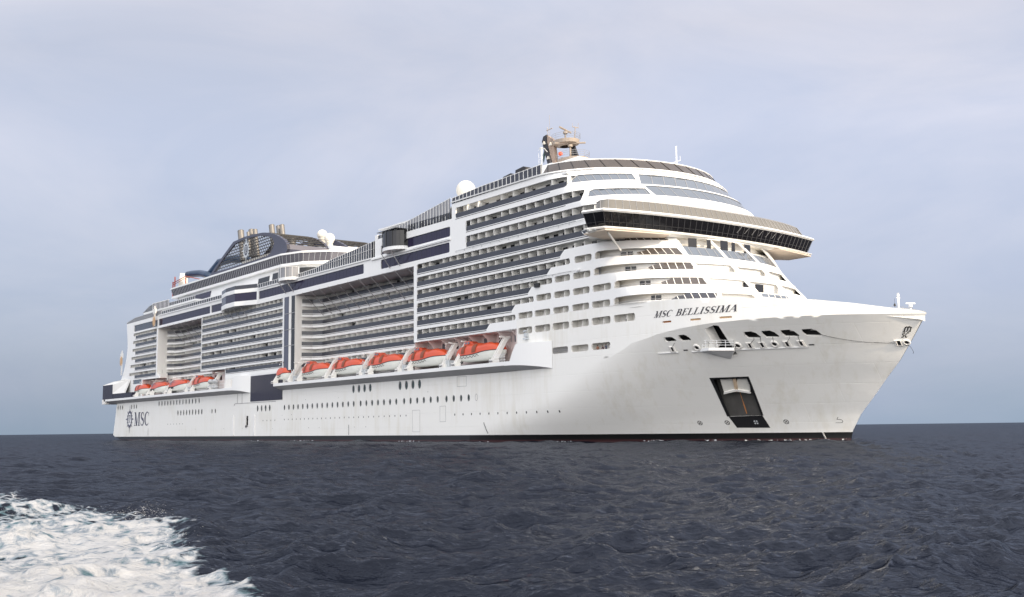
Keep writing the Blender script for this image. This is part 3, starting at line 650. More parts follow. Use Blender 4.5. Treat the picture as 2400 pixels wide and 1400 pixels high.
# --- front block skin openings (x, z) in skin coordinates
RZ = [45.2, 41.95, 38.7]
FH = [rrect(15.4, 50.4, 45.2, 47.35, .4), rrect(19.0, 54.7, 41.95, 44.05, .4), rrect(19.0, 58.3, 38.7, 40.95, .4), rrect(59.2, 64.0, 39.4, 40.9, .4)]
FH.append([(.3,35.58),(57.5,35.58),(57.5,37.3),(57.2,37.6),(.7,37.6),(.3,37.3)])
RE = [None, 48.8, 45.0, 39.3, 34.2, 25.9]; OE = [None, None, 51.6, 46.5, 41.0, 35.4]
TA = [(57.8,33.9),(60.1,33.9),(68.2,33.9),(67.6,35.07),(57,35.0)]
for i in range(1, 6):
    z = FZ[i]; e = RE[i]
    if i == 1: P = [(.3,z),(e,z),(e+1.3,z+1.05),(57.8,33.9),(68.2,33.9),(67.5,35.1),(62,35.1),(.7,z+1.95),(.3,z+1.6)]
    else: P = [(.3,z),(e,z),(e+1.2,z+1.05),(OE[i]-.3,z+1.05),(OE[i],z+1.3),(OE[i]-.1,z+1.95),(OE[i]-.4,z+2.1),(.7,z+1.95),(.3,z+1.6)]
    FH.append(P)
for a, c, z0, z1 in ((52.8,57.4,31.05,32.25),(47.2,51.5,28.25,29.4),(52.3,57.0,28.25,29.4),(41.7,46.1,25.47,26.65),(46.9,51.4,25.47,26.65),(52.2,56.7,25.47,26.65),(57.5,62.2,25.47,26.65),
                     (36.2,40.6,22.72,23.85),(41.2,45.8,22.72,23.85),(46.6,51.0,22.72,23.85),(51.9,56.5,22.72,23.85),(57.2,61.9,22.72,23.85)): FH.append(rrect(a, c, z0, z1, .38))
T_ = {'tb':[(58.2,31.1),(70.7,31.2),(69.6,32.45),(62.1,32.4),(58.7,32.4),(58.2,32.1)],
 'tc':[(57.9,28.3),(62.7,28.25),(73.3,28.45),(72.2,29.75),(66.2,29.65),(58.6,29.6),(57.9,29.3)],
 'td':[(63.0,25.5),(76.7,25.57),(75.2,26.88),(69.1,26.8),(63.5,26.75),(63.0,26.4)],
 'te':[(62.8,22.76),(79.3,22.8),(78.6,24.02),(71,24.0),(63.3,23.95),(62.8,23.6)],
 'f1':[(68.9,34.6),(72.8,34.57),(75.9,31.02),(71.3,31.2)], 'f2':[(73.3,34.5),(77.3,34.45),(80.9,30.95),(76.4,31.0)], 'f3':[(77.7,34.4),(82.7,34.5),(86.6,30.95),(81.5,31.0)],
 'g1':[(72.8,29.62),(77.2,29.62),(78.8,28.13),(74.1,28.3)], 'g2':[(78.1,29.4),(82.2,29.44),(83.9,28.0),(79.7,28.0)], 'g3':[(83.2,29.4),(87.5,29.4),(89.4,27.9),(84.8,27.9)],
 'h1':[(76.0,26.8),(80.5,26.7),(82.3,25.3),(77.6,25.46)], 'h2':[(81.2,26.6),(85.7,26.57),(88.9,23.75),(84.4,23.7)], 'h3':[(86.5,26.57),(91.2,26.5),(93.4,25.1),(88.2,25.13)],
 'i1':[(79.1,24.0),(82.9,24.0),(84.0,23.2),(79.6,23.2)]}
W_ = {'w1':[(50.9,45.85),(50.1,46.9),(50.5,47.42),(57.1,47.41),(59.5,45.95),(56.3,45.89)], 'w2':[(55.8,42.5),(55.5,43.6),(56.0,43.95),(62.8,44.0),(64.5,42.68),(60.7,42.58)],
 'w3':[(58.0,47.34),(88.0,47.3),(86.2,45.0),(61.2,45.0)], 'w4':[(62.0,44.7),(92,44.7),(92,42.5),(65.2,42.55)]}
hull_top = 22.70
fo = [(-.9,20.95),(35.75,20.98),(35.75,hull_top)]
fo += [(u, hull_top) for u in range(40, 107, 4)]+[(107,hull_top),(150,hull_top),(150,48.3)]+[(u, 48.75) for u in (96, 90, 84, 76, 68, 60, 50)]+[(46,48.7),(14.0,48.35),(14.0,45.35),(-19,45.35),(-19,37.4),(-.9,37.4)]
FWIN = [rrect(-15.0,13.35,41.8,43.85,.35), rrect(-15.1,13.1,38.5,40.6,.35)]
b = MB(); panel(b, fo, FH+list(T_.values())+list(W_.values())+FWIN, sk, step=1.3, reveal=.28)
b.box(-18, 50, -20.5, 20.5, 47.9, 48.2); b.quad((-19,-21.5,45.3),(14,-21.5,45.3),(14,20,45.3),(-19,20,45.3)); b.quad((14.0,-21.5,45.3),(14.0,21.5,45.3),(14.0,21.5,48.3),(14.0,-21.5,48.3))
b.quad((-.9,-21.5,20.95),(-.9,-15,20.95),(-.9,-15,37.4),(-.9,-21.5,37.4)); b.box(-.9,35.7,-21.3,-17,20.9,21.0)
roof = [sk(u, 48.5, .2) for u in range(40, 98, 2)]; b.add([(p[0], p[1], 48.5) for p in roof]+[(30,21,48.5),(30,-21,48.5)], [tuple(range(len(roof)+2))])
b.build('front_superstructure', WHITE, ship)
def skin_glass(poly, m, n, d=.14, name='window', step=1.2, mull=CREAM, slant=None):
    f = MB(); P = densify(poly, step); tri_out = P
    panel(f, poly, [], lambda u, z, dd=0: sk(u, z, d), step=step, reveal=0); f.mi = 1; f.smooth = False; k = f; us = [p[0] for p in poly]; zs = [p[1] for p in poly]; u0, u1, z0, z1 = min(us), max(us), min(zs), max(zs); sl_ = slant if slant is not None else 0
    for i in range(-3, n+4):
        ub = u0+(u1-u0)*i/n
        pts = [(ub+sl_*(1-t), z0+(z1-z0)*t) for t in np.linspace(.01, .99, 25)]
        ins = [p for p in pts if inpoly(np.array([p]), poly)[0]]
        if len(ins) < 2: continue
        a_, c_ = ins[0], ins[-1]
        hw = .03 if mull is not CREAM else .045
        k.add([sk(a_[0]-hw, a_[1], d-.04), sk(a_[0]+hw, a_[1], d-.04), sk(c_[0]+hw, c_[1], d-.04), sk(c_[0]-hw, c_[1], d-.04)], [(0,1,2,3)])
    f.build(name, [m, mull], ship)
for w_ in FWIN: skin_glass(w_, NAVY, 15, .22, mull=LINE)
skin_glass(W_['w1'], GREYG, 9, slant=2.4, mull=GREY); skin_glass(W_['w2'], GREYG, 9, slant=1.9, mull=GREY)
skin_glass(W_['w3'], GREYG, 20, slant=3.2, mull=GREY); skin_glass(W_['w4'], GREYG, 20, slant=3.2, mull=GREY)
skin_glass([(62.7,33.95),(68.0,33.95),(67.4,35.05),(64.4,34.9),(62.7,34.3)], BRONZE, 6, .0, 'windscreen', slant=.9)
skin_glass([(64.9,31.65),(65.8,31.95),(66.2,32.39),(69.5,32.42),(70.6,31.27),(65.3,31.22)], BRONZE, 6, .02, 'windscreen', slant=1.0)
skin_glass([(67.5,28.8),(67.9,29.2),(68.8,29.65),(72.1,29.7),(73.2,28.5),(67.9,28.36)], BRONZE, 6, .02, 'windscreen', slant=1.0)
skin_glass([(70.8,25.98),(71.5,26.4),(71.9,26.79),(75.1,26.84),(76.6,25.6),(71.2,25.57)], BRONZE, 6, .02, 'windscreen', slant=1.1)
skin_glass([(73.6,22.8),(74.1,23.44),(74.7,23.5),(75.1,23.98),(78.5,24.0),(79.2,22.82)], RAIL, 6, .02, 'windscreen', slant=1.0)
for P in ([(69.7,32.82),(74.3,32.64),(75.9,31.04),(71.3,31.22)], [(74.8,32.58),(79.1,32.57),(80.8,30.97),(76.4,31.02)], [(79.7,32.5),(84.4,32.5),(86.5,30.97),(81.5,31.02)]): skin_glass(P, GREYG, 6, .02, 'windscreen', slant=1.2, mull=GREY)
skin_glass([(84.0,24.35),(88.1,24.35),(88.8,23.77),(84.5,23.72)], GREYG, 5, .02, 'windscreen', slant=.4)
# decks and inner cabin walls behind the front skin
uu = [57+i*.8 for i in range(0, 66)]
fw = MB()
for zf, zc in ((33.0,35.2),(30.2,33.0),(27.4,30.2),(24.6,27.4),(22.0,24.6)):
    inn = 2.4
    fw.loft([[sk(u, zf, .32) for u in uu], [sk(u, zf, inn+.6) for u in uu]])
    fw.loft([[sk(u, zf, inn)[:2]+(zf,) for u in uu], [sk(u, zf, inn)[:2]+(zc,) for u in uu]])
fw.build('front_cabin_wall', CREAM, ship)
fd = []
for u0, u1, z0, z1, zr in ((60.3,61.3,33.1,34.9,33.0),(61.45,62.4,33.1,34.9,33.0),(62.0,63.1,30.3,32.1,30.2),(63.3,64.2,30.3,32.1,30.2),(63.4,64.5,27.5,29.3,27.4),(64.7,65.6,27.5,29.3,27.4),(66.9,68.0,24.7,26.5,24.6),(68.2,69.1,24.7,26.5,24.6),(69.5,70.3,22.1,23.8,22.0),(70.5,71.5,22.1,23.8,22.0),
                       (72.2,73.4,32.6,34.4,30.2),(76.8,78.0,32.6,34.4,30.2),(74.8,75.4,32.7,34.3,30.2),(80.9,82.2,32.6,34.3,30.2),(78.6,79.2,32.7,34.3,30.2),(84.6,86.0,24.4,26.3,24.6),(82.7,83.5,25.3,26.4,24.6)):
    q = MB(); P = [sk(u, zr, 2.3)[:2] for u in (u0, (u0+u1)/2, u1)]
    q.loft([[(p[0], p[1], z0) for p in P], [(p[0], p[1], z1) for p in P]]); q.build('terrace_door', BLACKG, ship)
for u, z in ((76.6,28.75),(80.8,28.6),(86.0,28.6),(78.9,26.0),(90,25.9),(81,23.4),(74.7,28.9)):
    q = MB(); P = [sk(a, z-1, 2.25)[:2] for a in (u, u+.5, u+1.0)]; q.loft([[(p[0], p[1], z-.25) for p in P], [(p[0], p[1], z+.25) for p in P]]); q.build('small_window', RUSTY, ship)
# slanted ribs between the front bays run up under the bridge
for (a0, z0), (a1, z1) in (((72.8,34.6),(90.9,20.7)),):
    pass
rib = MB()
for RP in ([(73.05,34.6),(76.2,31),(77.6,29.5),(79.25,28),(80.9,26.7),(82.75,25.2),(84.25,23.7),(85.2,22.75)],[(77.5,34.4),(81.15,31),(82.75,29.4),(84.4,28),(86.1,26.6),(88.0,25.1),(89.5,23.7),(90.6,22.75)]):
    rib.loft([[sk(u-.09, z, 0), sk(u-.09, z, -.12), sk(u+.09, z, -.12), sk(u+.09, z, 0)] for u, z in RP])
rib.build('front_rib', CREAM, ship)
# thin handrails on the terrace fronts and a walkway under the windows
for z, u0, u1 in ((33.95,57.6,63),(31.25,58,65.4),(28.4,58,68),(25.62,63,71.5),(22.85,63,74)):
    q = MB(); q.tube([sk(u0+(u1-u0)*k/10, z+.16, .05) for k in range(11)], .045, 5); q.build('terrace_handrail', GREY, ship)
for z in (48.15, 47.85, 45.0):
    q = MB(); u0, u1 = ((50, 92) if z > 46 else (52, 60))
    pts = [sk(u0+(u1-u0)*k/40, z, -.35) for k in range(41)]; q.tube(pts, .05, 5)
    for k in range(0, 41, 4): q.tube([pts[k], sk(u0+(u1-u0)*k/40, z-.25, 0)], .04, 4)
    q.build('window_cleaning_rail', CREAM, ship)
q = MB(); q.loft([[sk(u, 48.55, -.25) for u in uu2], [sk(u, 48.8, -.3) for u in uu2], [sk(u, 48.82, .1) for u in uu2]]) if (uu2 := [14+i*1.0 for i in range(0, 88)]) else None
q.build('crown_lip', WHITE, ship)

# front block balconies (x straight part), then the aft zones
S = lambda x0, x1, y=-YS: [(x0, y), (x1, y)]
def skp(u0, u1, z, n=1):
    return [sk(u0+(u1-u0)*k/n, z)[:2] for k in range(n+1)]
balcony(skp(15.6,50.2,46,8), 45.2, 3.9, 3.7, deck=False, big=True, gutter=True, hz=2.2, zfull=3.1, railpath=skp(15.4,50.2,45.6,8)); balcony(skp(19.2,54.5,42.5,8), 41.95, 2.65, 1.3, deck=False, big=True, hz=2.2, zfull=3.05); balcony(skp(19.2,58,39,8), 38.7, 2.65, 1.3, deck=False, big=True, hz=2.3, zfull=3.05)
balcony(S(.4,56.9), 35.58, 2.65, 2.0, deck=False, big=True, zfull=2.95)
for i in range(1, 6):
    e = RE[i]; z = FZ[i]; end = (57.0, 51.5, 46.4, 40.9, 35.3)[i-1]
    balcony(S(.4,end), z, 2.65, 2.0, deck=False, big=i < 4, railpath=S(.35, e))
    q = MB(); q.prism([(e-.05,-YS+.06,z+.02),(e+1.1,-YS+.06,z+1.0),(e-.05,-YS+.06,z+1.0)], (0,.06,0)); q.build('rail_end', RAIL, ship)
fl = MB()
for z in RZ+FZ: fl.box(.3 if z < 38 else 14.5, {45.2:50, 41.95:54, 38.7:57}.get(z, 57), -YS+.3, -YS+1.9, z-.3, z-.01)
fl.build('balcony_floor', WHITE, ship)
# cabins behind the single openings of the white bow block
def cell(x0, x1, z0, z1, surf, div=True):
    q = MB(); xm = x0+(x1-x0)*.56
    bk = [surf(x, (z0+z1)/2, 1.7) for x in (x0-.3, (x0+x1)/2, x1+.3)]
    q.loft([[(p[0], p[1], z0-.9) for p in bk], [(p[0], p[1], z1+.25) for p in bk]])
    q.loft([[surf(x, z1+.1, .25) for x in (x0-.3, x1+.3)], [surf(x, z1+.1, 1.75) for x in (x0-.3, x1+.3)]]); q.loft([[surf(x, z0-.9, .25) for x in (x0-.3, x1+.3)], [surf(x, z0-.9, 1.75) for x in (x0-.3, x1+.3)]])
    for x in (x0-.15, x1+.25): q.add([surf(x, z0-.9, .25), surf(x, z0-.9, 1.72), surf(x, z1+.2, 1.72), surf(x, z1+.2, .25)], [(0,1,2,3)])
    o = q.build('balcony_cell', CREAM, ship)
    if div:
        d = MB(); a = surf(xm, z0, .3); c = surf(xm, z0, 1.65); d.prism([(a[0],a[1],z0-.9),(c[0],c[1],z0-.9),(c[0],c[1],z1+.1),(a[0]*.7+c[0]*.3,a[1]*.7+c[1]*.3,z1+.05),(a[0],a[1],z1-.25)], (.08,0,0)); d.build('cell_divider', DIV, o)
        e_ = MB(); a = surf(xm-.3, z0, 1.62); c = surf(xm-1.5, z0, 1.62); e_.add([(a[0],a[1],z0-.85),(c[0],c[1],z0-.85),(c[0],c[1],z0+.6),(a[0],a[1],z0+.6)], [(0,1,2,3)]); e_.build('cell_door', DOORG, o)
cells = [(52.8,57.4,31.05,32.25),(47.2,51.5,28.25,29.4),(52.3,57.0,28.25,29.4),(41.7,46.1,25.47,26.65),(46.9,51.4,25.47,26.65),(52.2,56.7,25.47,26.65),(57.5,62.2,25.47,26.65),(36.2,40.6,22.72,23.85),(41.2,45.8,22.72,23.85),(46.6,51.0,22.72,23.85),(51.9,56.5,22.72,23.85),(57.2,61.9,22.72,23.85)]
for c_ in cells: cell(*c_, sk)
for a_, c_ in ((36.1,40.4),(41.15,45.7),(46.4,51.0),(51.7,56.3),(57.1,61.8),(62.6,67.4)): cell(a_, c_, 19.8, 21.05, hs)
for a_, c_ in ((46.2,50.6),(51.5,56.1),(56.9,61.6)): cell(a_, c_, 15.55, 16.7, hs, False)
q = MB()
for k in range(14): x = 46.35+k*.32; q.box(x-.03, x+.03, -YS+.1, -YS+.16, 15.55, 16.7)
for z in (15.95, 16.3): q.box(46.2, 50.6, -YS+.1, -YS+.16, z, z+.05)
q.build('window_grille', GREY, ship)
for s_ in slots:
    q = MB(); q.add([hs(a, c, .28) for a, c in s_], [tuple(range(len(s_)))]); q.build('slot_plate', RUSTY if s_[0][0] < 76 else TAN, ship)
# aft zones
for i, z in enumerate(AZ):
    le = -189.0-.45*i-(.0 if i < 3 else .5*(i-2))
    balcony(S(le,-165), z, 2.65, 1.2, deck=True, railpath=S(-187.0,-165)); balcony(S(-123.8,-66.6), z, 2.72, 2.0)
balcony(S(-104.7,-66.6), 19.3, 2.72, 1.5, gutter=True)
PE = [(-59.0,-19.6),(-58.0,-17.0),(-55.5,-15.5),(-.9,-15.5)]; PB = [(-163.3,-18.4),(-161.4,-16.4),(-158,-15.5),(-124.3,-15.5)]
for z in AZ+[18.8]:
    balcony(PE, z, 2.72, 4.6, proud=True); balcony(PB, z, 2.72, 4.2, proud=True)
# recess shells: ceilings, transverse walls, lower wall
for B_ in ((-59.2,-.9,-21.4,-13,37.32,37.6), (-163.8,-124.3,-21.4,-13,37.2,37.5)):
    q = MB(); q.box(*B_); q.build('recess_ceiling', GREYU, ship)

for B_ in ((-59.35,-59.15,-21.45,-12.5,14.8,37.3), (-163.95,-163.75,-21.45,-13,20.8,37.2), (-124.3,-124.1,-21.4,-13,20.9,37.2), (-66.0,-65.7,-21.4,-15,14.8,20), (-164.2,-160.5,-21.4,-19,20.5,22)):
    q = MB(); q.box(*B_); q.build('recess_side_wall', CREAM, ship)

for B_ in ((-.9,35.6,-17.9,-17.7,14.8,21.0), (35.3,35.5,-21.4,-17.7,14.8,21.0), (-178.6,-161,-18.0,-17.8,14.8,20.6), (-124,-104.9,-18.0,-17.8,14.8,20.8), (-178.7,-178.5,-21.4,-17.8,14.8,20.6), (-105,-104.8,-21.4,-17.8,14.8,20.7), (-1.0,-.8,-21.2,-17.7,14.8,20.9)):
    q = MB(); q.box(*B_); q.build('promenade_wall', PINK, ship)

for B_ in ((-66,-.9,-15.7,-15.5,14.8,18.0), (-161,-124,-15.7,-15.5,14.8,18.0)):
    q = MB(); q.box(*B_); q.build('promenade_wall', WHITE, ship)

q = MB()
for k in range(19):                                # awning frames over the boats
    x = -50+k*2.7; q.prism([(x,-15.5,17.6),(x,-17.4,17.2),(x,-15.5,16.9)], (.12,0,0)); q.tube([(x,-17.3,17.2),(x,-17.3,14.9)], .06, 5)
q.box(-51,-1,-17.6,-15.5,17.62,17.72); q.build('awning_row', WHITE, ship)
for k in range(13):
    x = 2.2+k*2.55; w_ = 1.5 if k % 2 == 0 else 1.0
    q = MB(); P = rrect(x, x+w_, 19.0, 20.4, .25); q.prism([(a, -17.95, c) for a, c in P], (0,.06,0)); q.build('promenade_window', GREYG if k % 3 else DOORG, ship)
for k in range(4):
    x = -121.5+k*4.1; q = MB(); P = rrect(x, x+1.5, 17.8, 19.6, .3); q.prism([(a, -18.05, c) for a, c in P], (0,.06,0)); q.build('promenade_window', DOORG, ship)
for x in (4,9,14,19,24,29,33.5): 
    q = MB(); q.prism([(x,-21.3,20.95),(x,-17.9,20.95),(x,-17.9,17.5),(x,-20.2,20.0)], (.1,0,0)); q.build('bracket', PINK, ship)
# diagonal struts
def strut(x, zt, zb, yt=-21.6, yb=-15.6, r=.09, dx=0):
    q = MB(); q.tube([(x, yt, zt), (x+dx, yb, zb)], r, 5); q.build('diagonal_strut', GREY, ship)
for x in (-54.9,-50.2,-45.4,-40.6,-35.6,-30.6,-25.3,-19.8,-14.3,-8.9,-3.4): strut(x, 37.45, 32.0)
for x in (-154.5,-149,-143.8,-138.3,-133,-127.6): strut(x, 37.3, 32.0)
# protruding lounge bay between C windows, plus two lookout balconies
bay = [(-106.6,-21.45),(-104.5,-23.2),(-98,-24.6),(-91,-24.8),(-83.2,-21.55)]
q = MB(); strip(q, bay, 37.3, 38.55, 0, 2.5); strip(q, bay, 40.85, 41.9, 0, 2.5); strip(q, [bay[-1],(-82.6,-21.5)], 37.3, 41.9, -.05, .4); q.build('lounge_bay', WHITE, ship)
q = MB(); strip(q, bay, 38.5, 40.9, .1, .2); q.build('lounge_bay_glass', NAVY, ship)
q = MB(); strip(q, bay, 41.9, 43.0, .05, .1); q.build('deck_rail', RAIL, ship)
q = MB(); q.add([(p[0], p[1], 41.88) for p in bay], [tuple(range(5))]); q.build('lounge_bay_floor', WHITE, ship)
for x in (-104,-99.5,-95,-90): strut(x, 37.3, 34.6, -23.3, -21.6, .1)
def lookout(cx, z, r, glassh, m, rail=True):
    pts = [(cx+r*1.25*math.cos(a), -YS+.2-r*math.sin(a)*.9) for a in np.linspace(PI, 0, 13)]
    q = MB(); strip(q, pts, z-.75, z, 0, .4); q.add([(p[0], p[1], z-.05) for p in pts], [tuple(range(13))]); q.add([(p[0], p[1], z-.7) for p in pts], [tuple(range(13))])
    q.build('lookout_balcony', WHITE, ship)
    q = MB(); strip(q, pts, z, z+glassh, .08, .12); g = q.build('lookout_glass', m, ship)
    q = MB()
    for k in range(0, 13, 2): q.tube([(pts[k][0], pts[k][1]-.02, z), (pts[k][0], pts[k][1]-.02, z+glassh+.05)], .06, 5)
    q.tube([(p[0], p[1], z+glassh) for p in pts], .05, 5); q.build('lookout_post', WHITE if glassh < 3 else BLACKG, g)
CLG = mat('pale_glass', (.22, .22, .23), .1, spec=.8)
lookout(-62.0, 41.9, 3.4, 2.6, CLG); lookout(-8.0, 42.3, 3.4, 3.5, BLACKG)
q = MB(); q.prism([(-12.2,-21.5,46.0),(-12.2,-24.2,46.0),(-4.0,-24.2,46.0),(-4.0,-21.5,46.0)], (0,0,.12)); q.build('lookout_roof', BLACKG, ship)
for x in (-64.5,-60,-10.8,-6.5): strut(x, 41.3, 38.2, -23.9, -21.6, .1)
# ledge between the two window bands near the front block
q = MB(); q.box(-19,13.5,-21.85,-21.5,41.0,41.35); q.box(-163,-106.8,-21.8,-21.5,41.2,41.5); q.box(-82,-19,-21.8,-21.5,41.35,41.62); q.build('deck_edge_ledge', WHITE, ship)

# ================================================================== DECK EDGE RAILS / WINDSCREENS
def windscreen(pts, hts, step=1.3, m=RAIL, name='windscreen', lean=0, post=WHITE, pr=.05, y_off=0):
    """pts: [(x,y,z)], hts: heights at the same points"""
    q = MB(); n = len(pts)
    tops = [(p[0]+0, p[1]-lean*h, p[2]+h) for p, h in zip(pts, hts)]
    q.loft([pts, tops]); g = q.build(name, m, ship)
    q = MB(); acc = 0; s = 0
    for i in range(n-1):
        a, c = Vector(pts[i]), Vector(pts[i+1]); ta, tc_ = Vector(tops[i]), Vector(tops[i+1]); L = (c-a).length
        while s < acc+L:
            t = (s-acc)/L; q.tube([a.lerp(c, t)+Vector((0,-.04,0)), ta.lerp(tc_, t)+Vector((0,-.04,0))], pr, 4); s += step
        acc += L
    q.tube(tops, pr, 4); q.build('rail_post', post, g)
e = 21.45
windscreen([(-197,-e,41.3),(-188,-e,41.35),(-170,-e,41.5),(-160.5,-e,41.5)], [.5,1.5,1.5,1.5], 1.1, mat('grey_screen',(.13,.13,.15),.25), post=LGREY)
windscreen([(-197,e,41.3),(-197,-e,41.3)], [.6,.6], 2)
windscreen([(-160.5,-e,41.5),(-106.5,-e,41.6)], [1.05,1.05], 1.8); windscreen([(-82.5,-e,41.65),(-66,-e,41.65)], [1.1,1.1], 1.5)
windscreen([(-57.5,-e,41.62),(-48,-e,41.62),(-40,-e,41.62),(-17.9,-e,41.62)], [1.0,1.2,2.2,3.8], 1.15, post=WHITE, pr=.07)
q = MB(); q.tube([(-42,-21.55,43.2),(-18,-21.55,43.6)], .05, 4); q.build('screen_midrail', WHITE, ship)
q = MB(); q.box(-17.8,-13.4,-21.45,-21.2,45.3,45.6); q.box(-17.8,-16.6,-21.48,-20,43,46.6); q.build('screen_end_wall', WHITE, ship)
windscreen([(-16.4,-e,45.6),(-13.2,-e,45.6)], [.8,.8], 1.4)
windscreen([(-8,-e,45.35),(13.4,-e,45.35)], [1.7,4.4], 1.15, m=CLG, pr=.07)
b = MB(); write(b, 'MSC', lambda a, c: (a, -21.55, c+.0), 1.25, 3.6, -3.4, 45.45, .35); b.build('rail_name_sign', BLK, ship)
b = MB(); write(b, 'BELLISSIMA', lambda a, c: (a, -21.55, c), 1.25, 11.6, 1.4, 45.45, .35); b.build('rail_name_sign', BLK, ship)
q = MB(); q.box(-3.6,13.4,-21.5,-21.46,45.4,46.8); q.build('sign_mesh', RAIL, ship)
windscreen([(14.1,-e,48.4),(24,-e,48.4),(44,-e,48.75)], [1.2,1.75,1.9], 1.35, pr=.07)
cr_b = [sk(u, 48.8, .1) for u in np.arange(43.5, 97, 1.0)]; cr_t = [sk(u, 48.8, 1.5)[:2]+(50.75-.0*u,) for u in np.arange(43.5, 97, 1.0)]
q = MB(); q.loft([cr_b, cr_t]); g = q.build('crown_windscreen', BRONZE, ship)
q = MB()
for k in range(0, len(cr_b), 2):
    j = min(k+1, len(cr_b)-1); q.tube([Vector(cr_b[j])+Vector((.04,-.04,0)), Vector(cr_t[k])+Vector((.04,-.04,0))], .06, 4)
q.build('screen_frame', BLK, g)
q = MB(); q.tube(cr_t, .13, 6); q.build('screen_cap', WHITE, g)
fr_ = MB()
for u0 in (77, 78.7, 80.4, 82.1):
    fr_.tube([Vector(sk(u0+1.3,48.9,.0)), Vector(sk(u0,48.8,1.5)[:2]+(50.7,))], .12, 4)
fr_.tube([Vector(sk(u,48.95,-.02)) for u in np.arange(77, 86, .8)], .1, 4); fr_.build('black_screen_frame', BLK, ship)

# ================================================================== BRIDGE
def br_edge(y, off=0): return 70.1-3.4*(abs(y)/27.4)**2.2-off
ys = list(np.linspace(-27.4, 27.4, 41))
def br_plan(off):                                 # wing-to-wing outline, aft edge included
    yy = [y*(27.0-off)/27.4 for y in ys]
    fpts = [(br_edge(y, off), y) for y in yy]
    tipx = 62.8+off*.2
    return [(tipx, -28.3+off), *fpts, (tipx, 28.3-off), (58, 22.5), (58, -22.5)]
def slab(mb, off, z0, z1, off1=None):
    a = br_plan(off); c = br_plan(off if off1 is None else off1)
    mb.loft([[(p[0], p[1], z0) for p in a], [(p[0], p[1], z1) for p in c]], close=True)
    mb.add([(p[0], p[1], z1) for p in c], [tuple(range(len(c)))]); mb.add([(p[0], p[1], z0) for p in a], [tuple(range(len(a)))])
q = MB(); slab(q, 0.3, 37.5, 37.75, 0); slab(q, 0, 37.75, 38.05, .3); bridge = q.build('bridge', WHITE, ship)
q = MB(); slab(q, 1.3, 35.3, 37.5, .45); wgl = q.build('bridge_glass', BLACKG, bridge)
def lerp2(a, c, t): return a+(c-a)*t
A_ = br_plan(1.26); C_ = br_plan(.41); 
mk_ = MB()
def edge_len(i): return math.hypot(A_[i+1][0]-A_[i][0], A_[i+1][1]-A_[i][1])
for i in range(0, 42):
    L = edge_len(i); n = max(1, round(L/1.35))
    for k in range(n):
        t = k/n
        p = Vector((lerp2(A_[i][0], A_[i+1][0], t), lerp2(A_[i][1], A_[i+1][1], t), 35.2)); c = Vector((lerp2(C_[i][0], C_[i+1][0], t), lerp2(C_[i][1], C_[i+1][1], t), 37.5)); mk_.tube([p, c], .07, 4)
for t_ in (.33,):
    mk_.tube([(lerp2(a[0], c[0], t_), lerp2(a[1], c[1], t_), 35.2+2.3*t_) for a, c in zip(A_[:43], C_[:43])], .03, 4)
mk_.build('bridge_mullion', mat('mullion_dark', (.05,.05,.055), .4), wgl)
q = MB()
for y in (3, 5, 7, 9, 11, 13, 15): q.tube([(br_edge(y,.3)+.05, y, 37.4), (br_edge(y,.8)+.12, y-.9, 36.3)], .03, 4)
q.build('window_wiper', GREY, wgl)
q = MB()
slab(q, 1.0, 34.85, 35.2); slab(q, 1.8, 34.5, 34.85, 1.2)
q.build('bridge_floor', CREAM, bridge)
q = MB(); P_ = br_plan(.55)
for z in (34.95,): q.tube([(p[0], p[1], z) for p in P_[:43]], .08, 4)
for i in range(0, 42):
    for t in (0, .5):
        x, y = lerp2(P_[i][0], P_[i+1][0], t), lerp2(P_[i][1], P_[i+1][1], t); x2, y2 = lerp2(A_[i][0], A_[i+1][0], t), lerp2(A_[i][1], A_[i+1][1], t); q.tube([(x, y, 34.95), (x2, y2, 35.0)], .05, 4)
q.build('bridge_gantry', WHITE, bridge)
WB = mat('wing_beige', (.62, .53, .44), .6, var=.15, vs=.6)
for s_ in (-1, 1):
    q = MB(); q.prism([(61,26.2*s_,34.46),(66.4,26.2*s_,34.46),(69.0,14*s_,34.46),(66,13*s_,34.25),(60,20*s_,34.25)], (0,0,.2)); q.build('wing_underside', WB, bridge)
for s in (-1,):
    q = MB(); q.tube([(65.2, s*24.6, 34.4), (63.6, s*20.4, 32.0)], .2, 6); q.build('wing_strut', CREAM, bridge)
q = MB()
for k in range(9):
    x = 62+random.random()*3; y = -28.6+random.random()*1.5; z = 34.2+random.random()*.8; q.tube([(x,y,z),(x+random.uniform(-1,1),y+random.uniform(-.6,.6),z+random.uniform(-.6,.5))], .07, 4)
q.build('wing_gear', LGREY, bridge)
gl = []
for y in np.linspace(-25, 25, 40): gl.append((br_edge(y, 1.0)-.4*(abs(y)/25)**6, y, 38.06))
base = [(61.8,-23.2,38.22),(62.8,-24.8,38.22),(64.6,-25.6,38.22)]+gl+[(64.6,25.6,38.22),(62.8,25,38.22)]
topg = [(p[0]-1.0, p[1]*.965, 40.05) for p in base]
q = MB(); q.smooth = True; q.loft([base, topg]); g = q.build('upper_deck_screen', mat('smoked_screen', (.15, .14, .12), .12, spec=.7, var=.15, vs=.4), bridge)
q = MB()
for k in range(0, len(base)): q.tube([Vector(base[k])+Vector((.04,0,0)), Vector(topg[k])+Vector((.04,0,0))], .045, 4)
q.tube(topg, .07, 5); q.tube([(p[0]-.5, p[1], p[2]+.3) for p in topg], .05, 4); q.build('screen_frame', GREY, g)

